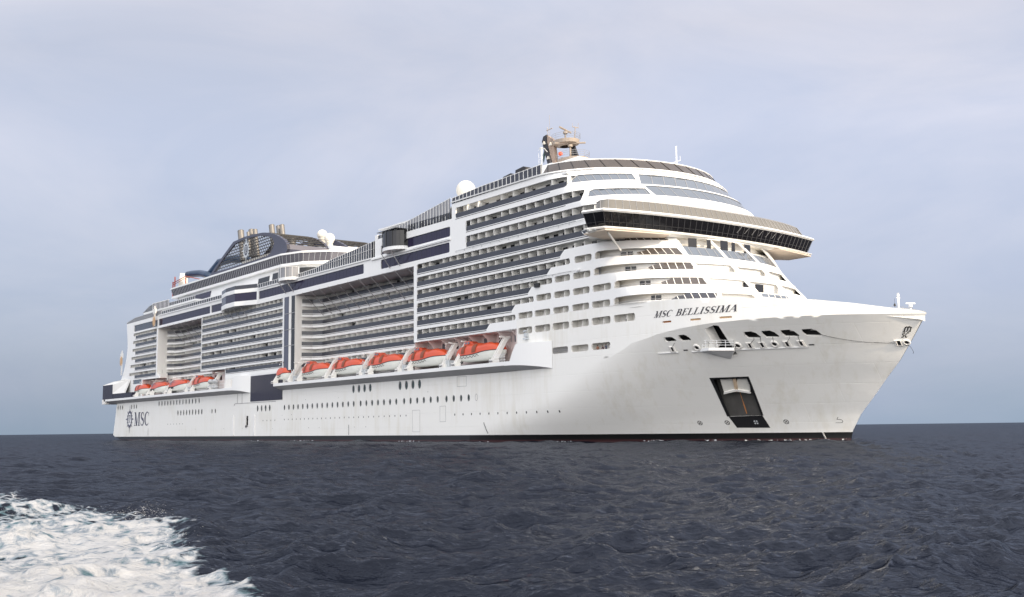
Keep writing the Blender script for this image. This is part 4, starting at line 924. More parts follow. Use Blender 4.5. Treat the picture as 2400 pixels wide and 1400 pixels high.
# ================================================================== TOP OF THE SHIP: mast, domes, boxes
mast = MB()
def quadpr(mb, pts, d): mb.prism(pts, d)
quadpr(mast, [(21.4,-1.6,48.3),(22.9,-1.6,48.3),(22.5,-1.6,57.6),(20.6,-1.6,63.2),(20.6,-1.6,64.6),(19.5,-1.6,64.4),(19.0,-1.6,63.4),(21.0,-1.6,57.6)], (0,.5,0))
quadpr(mast, [(24.6,1.4,48.3),(27.6,1.4,48.3),(27.3,1.4,58.6),(25.9,1.4,61.6),(24.6,1.4,61.6),(25.4,1.4,58.6)], (0,.5,0))
mast_o = mast.build('radar_mast', mat('mast_dark', (.022, .022, .028), .45), ship)
q = MB(); quadpr(q, [(22.5,-1.5,50),(22.5,-1.5,57.6),(20.7,-1.5,63.0),(20.7,-1.5,64.4),(22.8,-1.5,63.0),(23.5,-1.5,58.0),(23.6,-1.5,50)], (0,.7,0)); q.build('mast_front_face', mat('mast_tan', (.33, .25, .20), .6, var=.25, vs=1), mast_o)
MCR = mat('mast_cream', (.34, .285, .235), .5, var=.1)
def deck_disc(cx, cy, z, rx, ry, th=.7):
    n = 24; q = MB(); q.smooth = False
    R = lambda k_, zz: [(cx+rx*k_*math.cos(2*PI*i/n), cy+ry*k_*math.sin(2*PI*i/n), zz) for i in range(n)]
    q.loft([R(.45, z-th*1.6), R(.97, z-th), R(1, z-.05), R(1, z+.05)], close=True); q.add(R(1, z+.05), [tuple(range(n))])
    o = q.build('mast_platform', MCR, mast_o)
    q = MB()
    for h in (.5, .95, 1.35): q.tube(R(1.06, z+h)+[R(1.06, z+h)[0]], .035, 4)
    for i in range(0, n, 3): q.tube([R(1, z)[i], R(1.06, z+1.35)[i]], .035, 4)
    q.build('platform_rail', GREY, o)
deck_disc(24.9, .2, 62.4, 3.2, 2.6); deck_disc(27.0, .3, 58.0, 3.6, 3.0)
def radar(cx, cy, z, L, ang, h=1.6):
    q = MB(); q.tube([(cx,cy,z),(cx,cy,z+h)], .2, 8); q.lathe((cx,cy,z+h), [(.5,0),(.5,.5),(.2,.6)], 10); c, s = math.cos(ang)*L/2, math.sin(ang)*L/2
    q.tube([(cx-c,cy-s,z+h+.85),(cx+c,cy+s,z+h+.85)], .2, 6); q.build('radar_scanner', MCR, mast_o)
radar(25.0, 0, 62.4, 5.4, 2.0); radar(26.9, -.3, 58.1, 6.4, .9, 2.6)
q = MB(); q.tube([(27.2,.6,62.4),(27.6,.6,64.9)], .1, 5); q.tube([(27.6,-.2,64.9),(27.6,1.4,64.9)], .1, 5); q.tube([(27.6,-.2,64.9),(27.6,-.2,65.7)], .04, 4); q.tube([(27.6,1.4,64.9),(27.6,1.4,66)], .04, 4)
q.tube([(22,-1.8,49),(22,-1.8,68.5)], .04, 4); q.tube([(20.7,-1.2,64.6),(20.4,-1.2,66.3)], .06, 5); q.tube([(20.2,-1.2,65.6),(22.2,-1.2,65.7)], .1, 5); q.build('mast_antenna', MCR, mast_o)
q = MB(); q.sphere((26.2,-2.4,59.1), .45); q.build('orange_cover', ORB, mast_o)
q = MB()
for x, z in ((20.0,62.9),(22.2,62.2),(21.3,59.4),(22.0,57.5)): q.prism([(x-.4,-2.0,z-.3),(x+.4,-2.0,z-.35),(x+.1,-2.0,z+.3)], (0,.4,0))
q.tube([(18.6,-1.9,62.0),(20.2,-1.9,61.6),(21.3,-1.9,60.6)], .12, 5); q.build('mast_lamp', DOME, mast_o)
q = MB(); q.tube([(17.6,-.6,48.3),(17.6,-.6,62.6)], .2, 8); q.tube([(16.6,-.6,48.3),(16.6,-.6,61.5)], .05, 4); q.tube([(16.4,-.6,62.2),(17.6,-.6,62.3)], .05, 4); q.tube([(16.4,-.6,59),(17.6,-.6,59)], .05, 4)
for k in range(22): q.tube([(16.6,-.6,50+k*.5),(17.5,-.6,50+k*.5)], .03, 4)
q.build('signal_mast', WHITE, ship)
q = MB(); fl_ = [(18.9,-.8,61.9),(19.2,-.85,61.0),(18.9,-.8,60.0),(18.4,-.7,58.9),(18.2,-.7,59.6),(18.3,-.75,60.8)]; q.prism(fl_, (0,.05,0)); q.build('flag', mat('dark_green_cloth', (.01,.05,.035), .8), ship)
q = MB(); q.tube([(18.9,-.8,62.1),(17.4,-.6,50)], .02, 4); q.build('halyard', GREY, ship)
for cx, z in ((12,57.0),(16.5,57.6)):
    q = MB(); q.prism([(cx-2,-6,z-9),(cx+2.4,-6,z-9),(cx+2.4,-6,z-.3),(cx+1.6,-6,z),(cx-1.2,-6,z-.3)], (0,3,0)); q.build('roof_house', BLK, ship)
q = MB(); q.box(12,24,-3,3,48,57.6); q.box(18,36,-6,6,48,56); q.build('roof_house', WHITE, ship)
q = MB(); q.tube([(57.2,0,48.6),(57.2,0,54.3)], .14, 6); q.tube([(57.2,-1.4,50.9),(57.2,1,51.7)], .05, 4); q.tube([(57.2,-1.4,50.9),(57.2,-1.4,50.2)], .05, 4); q.tube([(57.2,1,51.7),(57.2,1,52.6)], .05, 4); q.build('forward_light_mast', WHITE, ship)
def dome(c, r, ped):
    q = MB(); q.sphere(c, r, 28, 18); q.smooth = True; q.lathe((c[0], c[1], c[2]-r-ped), [(.62*r,0),(.62*r,ped+.15),(.72*r,ped+.2),(.72*r,ped+.5)], 20); q.build('radar_dome', DOME, ship)
dome((-10.9,-1,58.4), 2.3, 9); dome((-20.5,-10,50.4), 1.25, 8); dome((-84.5,-1.2,58.8), 1.5, 2.6); dome((-79.9,-1.2,57.1), 1.5, 2.9)

# ================================================================== AFT TOWER, FUNNEL, EXHAUSTS
tw = MB()
TW = [(-165,-12),(-163,-17),(-77,-17),(-69.5,-14.5),(-64,-9),(-61.5,0),(-64,9),(-69.5,14.5),(-77,17),(-163,17)]
tw.add([], [])
strip(tw, TW+[TW[0]], 47.2, 47.95, -.35, .6); strip(tw, TW+[TW[0]], 50.3, 50.8, -.7, .6)
wallp = [(-160,-16.2),(-76,-16.2),(-70,-13),(-66,-7),(-64.5,0),(-66,7),(-70,13),(-76,16.2),(-160,16.2)]
strip(tw, wallp+[wallp[0]], 41.5, 47.3, 0, .4)
tw.add([(p[0], p[1], 50.78) for p in TW], [tuple(range(len(TW)))]); tw.add([(p[0], p[1], 47.22) for p in TW], [tuple(range(len(TW)))])
tower = tw.build('aft_deckhouse', WHITE, ship)
q = MB(); a = offs(TW+[TW[0]], .15); c = offs(TW+[TW[0]], -.55); zt = [48.2 if p[0] < -164.9 else 50.3 for p in c]
q.loft([[(p.x, p.y, 47.95) for p in a], [(p.x, p.y, 50.3) for p in c]]); gs = q.build('solarium_glass', mat('solarium_grey', (.115,.112,.13), .14, spec=.6, var=.2, vs=.3), tower)
q = MB()
for i in range(len(TW)-1):
    L = math.hypot(TW[i+1][0]-TW[i][0], TW[i+1][1]-TW[i][1]); n = int(L/1.35)
    for k in range(n):
        t = k/n; A1 = a[i].lerp(a[i+1], t); C1 = c[i].lerp(c[i+1], t); 
        tt = (a[i+1]-a[i]).normalized(); q.tube([(A1.x, A1.y, 47.95), (C1.x+tt.x*.55, C1.y+tt.y*.55, 50.3)], .045, 4)
q.build('solarium_rib', LGREY, gs)
for x0, x1, z0, z1, m_ in ((-153.5,-130.5,44.7,46.5,NAVY),(-95.3,-86.8,43.2,46.0,BLACKG),(-85.6,-72,43.2,46.3,BLACKG)):
    q = MB(); q.prism([(x0,-16.3,z0),(x1-.9,-16.3,z0),(x1,-16.3,z1),(x0+1.0,-16.3,z1)], (0,.1,0)); q.build('deckhouse_window', m_, tower)
q = MB(); strip(q, [(-72,-14.2),(-70,-13.05),(-66,-7.05),(-64.5,0),(-66,7)], 43.2, 46.6, -.06, 0); q.build('deckhouse_window', BLACKG, tower)
# second tier at the stern, screens and white bands
q = MB(); q.box(-186,-136,-19.3,19,43.9,44.4); q.box(-184,-140,-18.6,18,41.5,43.9); q.build('stern_upper_deck', WHITE, ship)
windscreen([(-186.5,-19.2,44.3),(-180,-19.2,44.3),(-176,-19.2,44.3)], [.3,2.0,2.4], 1.1, post=LGREY); windscreen([(-176,-19.3,44.3),(-160,-19.3,44.3)], [2.5,2.3], 1.3, m=NAVY, post=WHITE, pr=.09); windscreen([(-160,-19.2,44.4),(-136,-19.2,44.4)], [1.15,1.05], 1.8)
# funnel casings (starboard and port) with open lattice
prof = [(-134.4,50.9),(-130,53.0),(-122,56.5),(-114.2,59.7),(-106.2,60.0),(-98.9,59.7),(-93,59.3),(-88.5,58.6),(-84.5,57.6),(-81.0,56.3),(-78.2,55.0),(-76.5,53.6),(-76.1,52.2),(-77.2,50.9)]
lat = [(-129.5,52.2),(-121,55.9),(-112.9,58.9),(-106,59.25),(-99,59.0),(-92.6,58.4),(-88.5,57.6),(-86.0,56.6),(-84.8,55.3),(-85.4,53.9),(-87,52.6),(-90,51.9),(-107.2,51.9)]
ft = empty('funnel', None, None) if False else None
fbm = MB()
for sgn, (ya, yb) in ((1,(-16,-3)),(-1,(16,3))):
    for yy, hole in ((ya, True), (yb, False)):
        panel(fbm, prof, [lat], lambda u, z, d=0, yy=yy, s=sgn: (u, yy+d*s*(1 if yy in (-16,16) else -1), z), reveal=.5, smooth=False)
    # frame edges of the curved front and top
    edge = prof
    for (e0, e1) in ((ya, ya+sgn*.9), (yb-sgn*.9, yb)): fbm.loft([[(x, e0, z) for x, z in edge], [(x, e1, z) for x, z in edge]])
    low = prof[-3:]; fbm.loft([[(x, ya, z) for x, z in low], [(x, yb, z) for x, z in low]])
    aftp = prof[:3]; 
funnel = fbm.build('funnel', DGREY, ship)
lt = MB()
for sgn, (ya, yb) in ((1,(-15.75,-3.2)),(-1,(15.75,3.2))):
    for yy in (ya,):
        la = np.array(lat)
        for k in range(46):                         # vertical-ish bars
            x0 = -134+k*1.3
            zs = [z for z in np.arange(51.6, 59.6, .15) if inpoly(np.array([(x0+(z-51.6)*.9, z)]), lat)[0]]
            if len(zs) > 2: lt.prism([(x0+(zs[0]-51.6)*.9-.05, yy, zs[0]),(x0+(zs[0]-51.6)*.9+.06, yy, zs[0]),(x0+(zs[-1]-51.6)*.9+.06, yy, zs[-1]),(x0+(zs[-1]-51.6)*.9-.05, yy, zs[-1])], (0,.14*sgn,0))
        for k in range(9):
            z0 = 52.0+k*.86
            xs2 = [x for x in np.arange(-131, -84, .25) if inpoly(np.array([(x, z0)]), lat)[0]]
            if len(xs2) > 2: lt.box(xs2[0], xs2[-1], min(yy-.1*sgn, yy+.35*sgn), max(yy-.1*sgn, yy+.22*sgn), z0-.07, z0+.07)
    # curved front lattice
    N = 30; P = []
    pr_ = prof[5:-2]
    for t in np.linspace(0, len(pr_)-1.001, N): i = int(t); f_ = t-i; P.append((pr_[i][0]*(1-f_)+pr_[i+1][0]*f_, pr_[i][1]*(1-f_)+pr_[i+1][1]*f_))
    for i, (x, z) in enumerate(P):
        if i % 3 == 0: lt.prism([(x-.28,min(ya,yb),z-.06),(x+.1,min(ya,yb),z+.06),(x+.1,min(ya,yb),z-.12),(x-.28,min(ya,yb),z-.2)], (0,abs(ya-yb),0))
    for yy in np.linspace(ya, yb, 9)[1:-1]: lt.tube([(x-.15, yy, z-.1) for x, z in P], .1, 4)
lt.build('funnel_lattice', BLK, funnel)
q = MB(); q.box(-124,-92,-9,-6,50.8,55.5); q.box(-124,-92,6,9,50.8,55.5); q.build('funnel_inner_duct', mat('duct_pale', (.62,.60,.56), .5, var=.2), funnel)
q = MB(); q.prism([(-86,-3.2,50.8),(-76,-3.2,50.8),(-70.5,-3.2,50.8),(-76,-3.2,54.3),(-86,-3.2,55.2)], (0,8,0)); q.box(-84,-66,-2.6,9,50.7,52.6); q.build('dome_base_house', WHITE, ship)
# emblem: compass star with the m / sc mark
def emblem(cx, cz, R, y, m, nm, parent, m2, asp=1.0):
    q = MB(); q.mi = 0; n = 16
    for k in range(n):
        a = 2*PI*k/n+PI/2; L = R if k % 4 == 0 and k % 8 == 0 else (R*.86 if k % 4 == 0 else (R*.78 if k % 2 == 0 else R*.64)); w_ = .16
        if k % 8 == 4: L = R*.88
        ps = [(R*.44*math.cos(a-w_)*asp, R*.5*math.sin(a-w_)), (L*math.cos(a)*asp, L*math.sin(a)), (R*.44*math.cos(a+w_)*asp, R*.5*math.sin(a+w_))]
        q.add([(cx+p[0], y, cz+p[1]) for p in ps], [(0,1,2)])
        ps2 = [(R*.56*math.cos(a+PI/n-.12)*asp, R*.56*math.sin(a+PI/n-.12)), (R*.5*math.cos(a+PI/n+.12)*asp, R*.5*math.sin(a+PI/n+.12))]
    for qd in stroke2d(ell(0, 0, R*.42*asp, R*.48, 28), R*.15, True): q.add([(cx+p[0], y-.02, cz+p[1]) for p in qd], [(0,1,2,3)])
    q.mi = 1; q.add([(cx+p[0], y-.01, cz+p[1]) for p in ell(0, 0, R*.37*asp, R*.43, 28)], [tuple(range(28))]); q.mi = 0
    logo_letters(q, lambda a_, c_: (cx+(a_-cx)*asp, y-.04, c_), cx, cz, R*.26)
    return q.build(nm, [m, m2], parent)
emblem(-190.8, 7.35, 5.2, -YS-.04, SLATE, 'stern_emblem', ship, WHITE, 1.0)
emblem(-103.6, 55.7, 4.1, -16.35, LGREY, 'funnel_emblem', funnel, DGREY, .95)
b = MB(); write(b, 'MSC', lambda a, c: (a, -YS-.04, c), 4.6, 15.8, -186.0, 5.0, .06); b.build('stern_name', SLATE, ship)
def exhaust(x, y, z0, z1, r, lean=-.27):
    z1 -= .9
    q = MB(); q.tube([(x, y, z0), (x+lean*(z1-z0), y, z1)], r, 12, cap=False); q.tube([(x+lean*(z1-z0-.15), y, z1-.1), (x+lean*(z1-z0), y, z1)], r*1.04, 12)
    q.build('exhaust_pipe', PIPE, funnel)
exhaust(-125.2,-8,56,66.8,1.0); exhaust(-117.3,-8,56,65.9,.8); exhaust(-119.2,-6.5,56,66.4,.6); exhaust(-120.6,-5.5,56,66.7,.6); exhaust(-114.4,-8,56,65.4,.75); exhaust(-116.3,-9.5,56,64.8,.5)
exhaust(-104.6,-7,56,64.8,.75); exhaust(-102.3,-8,56,64.9,.85); exhaust(-97.8,-8,56,63.9,.7); exhaust(-95.4,-8,56,63.8,.75); exhaust(-98.6,-9.5,56,61.6,.6)
for x, y, z in ((-90,-6,58.9),(-84,-2,58.4),(-80.5,2,57.2),(-76,4,57)):
    pass
q = MB()
for x, y, z in ((-94,-6,58.2),(-90,-2,57.0),(-88.8,0,56.6)): q.lathe((x,y,z-2), [(.9,0),(.9,2.6),(1.1,2.7),(1.0,3.1)], 12)
q.build('vent_cap', PIPE, funnel)
q = MB(); q.tube([(-173.5,-10,50.5),(-172.4,-10,57.6)], 1.75, 18, 1.3) ; q.build('slide_tower', DOME, ship)
q = MB(); pts = [(-167.3,-10.5,56.4),(-164,-10,56.4),(-158,-9.5,55.9),(-153,-9.3,54.9),(-149,-9.5,53.8)]; q.tube(pts, 1.15, 14); q.tube([(-153,-9,53.8),(-150,-8,56.2),(-146,-7.6,58.2),(-140,-6,58.6),(-134,-3,58.2)], 1.25, 14); q.tube([(-149,-9.5,53.9),(-153,-9,54.2)], 1.2, 12); q.build('water_slide', SLIDE, ship)
q = MB()
for x, z1 in ((-177.5,55.0),(-175.6,56.6),(-165.0,55.2)): q.tube([(x,-12,49.5),(x,-12,z1)], .22, 6); q.prism([(x-1.4,-12,52.6 if x > -170 else 51.6),(x+1.4,-12,52.6 if x > -170 else 51.6),(x,-12,51.2 if x > -170 else 50.6)], (0,.4,0))
q.tube([(-177.5,-12,54.6),(-165,-12,55.6),(-150,-12,52.6)], .15, 5); q.tube([(-177.5,-12,53.9),(-166,-12,54.9)], .12, 5); q.build('ropes_course_frame', RED, ship)
# two lattice antennas with round discs on the stern side
for x, z0, z1, zd in ((-165.2,38.0,44.8,39.5),(-199.6,23.2,32.0,28.2)):
    q = MB(); y = -22.2 if x > -170 else -21.9
    if x < -170: x = -200.3
    for dx in (-.5, .5): q.tube([(x+dx,y,z0),(x+dx,y,z1)], .09, 4)
    for k in range(12): z = z0+(z1-z0)*k/12; q.tube([(x-.5,y,z),(x+.5,y,z+(z1-z0)/12)], .06, 4); q.tube([(x-.9,y-.2,z),(x+.9,y-.2,z)], .05, 4)
    q.box(x-1.3,x+1.2,y-.2,y+.1,z1-2.6,z1-1.0)
    m0 = q.build('lattice_antenna', CREAM, ship); d = MB(); P = [(x+1.2*math.cos(2*PI*k/20), y-.3, zd+1.2*math.sin(2*PI*k/20)) for k in range(20)]; d.prism(P, (0,.15,0))
    for k in range(20): a = 2*PI*k/20; d.tube([(x+1.1*math.cos(a),y-.3,zd+1.1*math.sin(a)),(x+1.75*math.cos(a),y-.3,zd+1.75*math.sin(a))], .05, 4)
    d.build('antenna_disc', TAN, m0)
# cameras, speaker box, hull boxes
q = MB(); q.box(41.6,43.0,-YS-.35,-YS,28.0,28.75); q.build('speaker_box', BLK, ship)
q = MB(); q.box(38.3,39.5,-YS-.6,-YS,18.7,19.0); q.box(38.5,39.3,-YS-.5,-YS,19.2,19.9); q.tube([(38.2,-YS-.3,20.2),(39,-YS-.3,20.3)], .18, 6); q.build('camera_bracket', LGREY, ship)
for u0, u1, zz in ((-.6,13.4,41.2),(16,56,38.35),(2,52.5,29.75),(-60,-2,36.9)):
    if zz == 36.9: continue
    q = MB(); q.tube([(u0,-YS-.35,zz),(u1,-YS-.35,zz)], .05, 4)
    for k in range(int((u1-u0)/3)): x = u0+k*3; q.tube([(x,-YS-.35,zz),(x-.5,-YS,zz-.2)], .04, 4)
    q.build('gantry_rail', LGREY, ship)
q = MB(); q.tube([(46.4,-YS-.35,29.75),(53.8,-YS-.35,29.75)], .05, 4); q.box(53.6,54.4,-YS-.4,-YS,29.6,29.85); q.build('gantry_rail', WHITE, ship)
for nm, m_ in (('balcony_divider', DIV), ('balcony_door', DOORG)):
    o = rest[nm].build(nm, m_, ship); o['kind'] = 'stuff'

# ================================================================== DAVITS, RAFTS, LIFEBOATS
def davit(x, top_z=19.7, dirn=1):
    q = MB()
    for dx in (0, .6):
        q.prism([(x+dx,-23.65,14.8),(x+dx,-22.6,14.8),(x+dx,-20.0,19.0),(x+dx,-19.0,19.9),(x+dx,-19.5,top_z+.35),(x+dx,-20.6,top_z-.1)], (.24,0,0))
    q.box(x-.2,x+1.2,-23.6,-22.2,14.8,15.5); q.tube([(x+.5,-20.0,19.8),(x+.5,-21.6,19.9)], .16, 6)
    o = q.build('davit', CREAM, ship)
    q = MB(); q.tube([(x+.05,-23.75,15.15),(x+1.0,-23.75,15.15)], .14, 8); q.tube([(x+.5,-22.6,15.3),(x+.5,-19.9,19.0)], .07, 5); q.build('davit_pin', GREY, o)
boats = [(-53.3,-37.2),(-36.9,-20.2),(-19.4,-3.0),(-2.4,14.3),(16.2,33.2)]
davs = [-68.4,-59.6,-54.2,-39.4,-35.9,-22.2,-18.2,-5.2,-1.2,12.4,16.8,29.8, -181.2,-168.9,-165.0,-151.5,-148.2,-132.8,-128.4,-112.6]
for x in davs: davit(x)
q = MB()
for k in range(60):
    c0 = random.choice((-57.0,-21,-3.4,13.6,-169,-151,-132)); x = c0+random.uniform(-1.3,1.3); y = random.uniform(-23,-21); z = random.uniform(15,18.2)
    q.tube([(x,y,z),(x+random.uniform(-.6,.6),y+random.uniform(-.3,.3),z+random.uniform(-.7,.7))], random.uniform(.04,.12), 5)
for c0 in (-57.0,-21,-3.4,13.6,-151,-132): q.box(c0-.6,c0+.7,-22.6,-21.4,14.85,16.3); q.tube([(c0,-22.8,14.8),(c0,-22.8,17.6)], .09, 5)
q.build('winch_gear', LGREY, ship)
q = MB()
for x in np.arange(31.4,34.6,.45): q.tube([(x,-23.6,14.8),(x,-23.6,16.2)], .04, 4)
for z in (15.2,15.7,16.2): q.tube([(31.2,-23.6,z),(34.9,-23.6,z)], .04, 4)
for x in np.arange(-110,-98,1.0): q.tube([(x,-23.6,14.8),(x,-23.6,17.2)], .04, 4)
for z in (15.4,16.2,17.2): q.tube([(-110,-23.6,z),(-98,-23.6,z)], .04, 4)
q.build('shelf_rail', WHITE, ship)
q = MB(); q.box(-104.4,-99.6,-21.9,-21.6,14.9,17.4); q.build('shelf_locker', CREAM, ship)
for x in (-112.5,-109.2):
    for z in (15.6,17.2):
        q = MB(); q.smooth = True; q.loft([[(x-1.2+1.1*t*2.2, -22.8+.8*(math.sin(PI*max(.08,min(.92,t)))**.4)*math.cos(a), z+.75*(math.sin(PI*max(.08,min(.92,t)))**.4)*math.sin(a)) for a in np.linspace(0,2*PI,13)[:-1]] for t in np.linspace(0,1,9)], close=True, caps=True); q.build('life_raft_canister', RAFT, ship)
q = MB()
for x0, x1 in [(-66,34),(-180,-112)]: q.box(x0,x1,-20.0,-19.4,14.85,15.3)
q.build('keel_chock', BLK, ship)

def lifeboat(x0, x1, label, kind='std'):
    sh_ = lambda x: x-1.6*(198-x)/121.5
    x0, x1 = sh_(x0)+.3, sh_(x1)-.5; L = x1-x0; t0 = empty('lifeboat', label, 'lifeboat', (x0, -20.35, 15.4), 'orange lifeboats hanging in davits along the ship side')
    W = 2.0
    def beam(t): return W*max(.02, (1-abs(2*t-1)**3.2))**.62
    def sheer(t): return 1.48+.0*t+.62*(1/(1+math.exp(-(t-.62)*14)))
    if kind == 'small': W = 1.9
    N = 26; ts = [.004+(.992)*i/N for i in range(N+1)]
    h = MB(); h.smooth = True; rings = []
    for t in ts:
        bw = beam(t); s_ = sheer(t) if kind != 'tender' else 1.45+1.1*max(0, (t-.45))*1.6; kz = .25+1.3*abs(2*t-1)**5
        ring = []
        for a in np.linspace(0, PI, 13):
            yy = -math.cos(a); ring.append((t*L, bw*np.sign(yy)*abs(yy)**.7, s_-(s_-kz)*math.sin(a)**.75))
        rings.append(ring)
    h.loft(rings, caps=True); hull_ = h.build('hull', GELW, t0)
    c = MB(); c.smooth = True; rings = []
    for t in ts:
        bw = beam(t)*1.01; s_ = sheer(t) if kind != 'tender' else 1.45+1.1*max(0, (t-.45))*1.6
        roof = 3.88*(max(.01, 1-abs(2*t-1)**4))**.32
        if kind == 'std' or kind == 'small': roof += -.24*math.exp(-((t-.62)/.06)**2)-.12*math.exp(-((t-.2)/.06)**2)
        roof = max(roof, s_+.05)
        rings.append([(t*L, bw*-math.cos(a)*(1 if abs(math.cos(a)) > .99 else .98), s_+(roof-s_)*math.sin(a)**.62) for a in np.linspace(0, PI, 15)])
    c.loft(rings, caps=True); can = c.build('canopy', ORANGE, t0)
    r = MB()
    r.loft([[(t*L, -(beam(t)*1.03), (sheer(t) if kind != 'tender' else 1.45+1.1*max(0,(t-.45))*1.6)-.07) for t in ts], [(t*L, -(beam(t)*1.05), (sheer(t) if kind != 'tender' else 1.45+1.1*max(0,(t-.45))*1.6)+.07) for t in ts]]); r.build('rubbing_strake', LINE, t0)
    def surf(t, f, d=.07):                          # point on the outer canopy side, f 0..1 up the arc
        a = f*PI/2; bw = beam(t)*1.0+d; s_ = sheer(t) if kind != 'tender' else 1.45+1.1*max(0, (t-.45))*1.6
        roof = 3.88*(max(.01, 1-abs(2*t-1)**4))**.32
        if kind != 'tender': roof += -.24*math.exp(-((t-.62)/.06)**2)-.12*math.exp(-((t-.2)/.06)**2)
        return (t*L, -bw*math.cos(a), s_+(roof-s_+d)*math.sin(a)**.62)
    def patch(ta, tb, f0, f1, nm, m):
        q = MB(); q.smooth = True; q.loft([[surf(ta+(tb-ta)*i/3, f0+(f1-f0)*j/6) for j in range(7)] for i in range(4)]); q.build(nm, m, can)
    if kind in ('std',):
        patch(.24, .32, .03, .55, 'hatch', BROWN); patch(.48, .56, .03, .58, 'hatch', BROWN)
        for t in (.27,.31,.35): pass
        w_ = MB()                                   # steering cupola
        w_.smooth = False
        cx = .28*L; w_.loft([[(cx-.9,-1.0,3.55),(cx-.9,1.0,3.55)],[(cx-.6,-.85,4.4),(cx-.6,.85,4.4)],[(cx+1.0,-.8,4.4),(cx+1.0,.8,4.4)],[(cx+2.2,-.7,3.85),(cx+2.2,.7,3.85)]]); w_.add([(cx-.9,-1.0,3.55),(cx-.6,-.85,4.4),(cx+1.0,-.8,4.4),(cx+2.2,-.7,3.85)], [(0,1,2,3)]); w_.build('cupola', ORANGE, t0)
        for a0 in (cx-.5, cx+.4):
            q = MB(); q.prism([(a0,-1.0,3.8),(a0+.65,-.98,3.85),(a0+.6,-.92,4.25),(a0+.08,-.94,4.25)], (0,.04,0)); q.build('window', GREYG, t0)
        q = MB(); q.loft([[surf(.80,.72,.05),surf(.80,.84,.05)],[surf(.86,.68,.05),surf(.86,.80,.05)]]); q.build('window', GREYG, t0)
    if kind == 'small':
        q = MB(); q.box(.25*L,.7*L,-.8,.8,3.7,4.35); q.build('cupola', ORANGE, t0)
        for k in range(3): q = MB(); q.box((.29+k*.14)*L,(.37+k*.14)*L,-.84,-.78,3.9,4.25); q.build('window', GREYG, t0)
    if kind == 'tender':
        patch(.30, .37, .1, .75, 'hatch', mat('tender_grey', (.17, .15, .18), .4)) if 'tender_grey' not in MATS else patch(.30, .37, .1, .75, 'hatch', MATS['tender_grey'])
        for k in range(8):
            if k in (3, 4): continue
            ta = .14+k*.055; patch(ta, ta+.03, .28, .5-.02*k, 'window', MATS['tender_grey'])
        q = MB(); q.smooth = True; q.loft([[(t*L,-(beam(t)*1.04), 1.0),(t*L,-(beam(t)*1.06), 1.65)] for t in np.linspace(.08,.5,9)]); q.build('fender', BLK, t0)
        q = MB(); q.loft([[surf(.72,.55,.04),surf(.72,.75,.04)],[surf(.86,.5,.04),surf(.86,.68,.04)]]); q.build('window', GREYG, t0)
    # lifelines looped along the white hull
    if kind == 'std' or kind == 'small':
        q = MB(); pts = []
        for i in range(0, 61):
            t = .03+.60*i/60; pts.append((t*L, -(beam(t)*1.02+.05), sheer(t)-.16-.42*abs(math.sin(i/60*PI*8.5))))
        q.tube(pts, .05, 4); q.build('lifeline', LINE, t0)
    q = MB(); q.tube([(-.2+.06*L,-.1,.55),(.10*L,-.1,.35)], .35, 10); q.lathe((.05*L,-.1,.1), [(.02,0),(.5,.15),(.45,.6)], 12); q.build('propeller_guard', GREY, t0)
    for t in (.12, .88): q = MB(); q.tube([(t*L, 0, 3.9), (t*L, .9, 5.0)], .07, 5); q.sphere((t*L, .3, 4.6), .22, 8, 6); q.build('lifting_hook', CREAM, t0)
    return t0
names = ['big orange and white lifeboat, second from the aft end of the amidships row', 'big orange and white lifeboat, third from the aft end of the amidships row', 'big orange lifeboat, fourth from the aft end of the amidships row',
         'orange and white lifeboat just aft of the foremost one', 'foremost and largest looking orange lifeboat beside the curved white blister']
lifeboat(-67.3, -58.8, 'short orange rescue boat at the aft end of the amidships shelf beside the navy door', 'small')
for (a, c), nm in zip(boats, names): lifeboat(a, c, nm)
lifeboat(-182.5, -168.2, 'smallest looking orange lifeboat, nearest the dark stern corner')
lifeboat(-166.5, -150.5, 'orange tender with grey side windows, sternmost of the two tenders', 'tender')
lifeboat(-149.2, -132.0, 'orange tender with grey side windows, forward one of the two tenders', 'tender')
lifeboat(-128.6, -111.8, 'orange lifeboat in the stern row beside the grey life raft canisters')

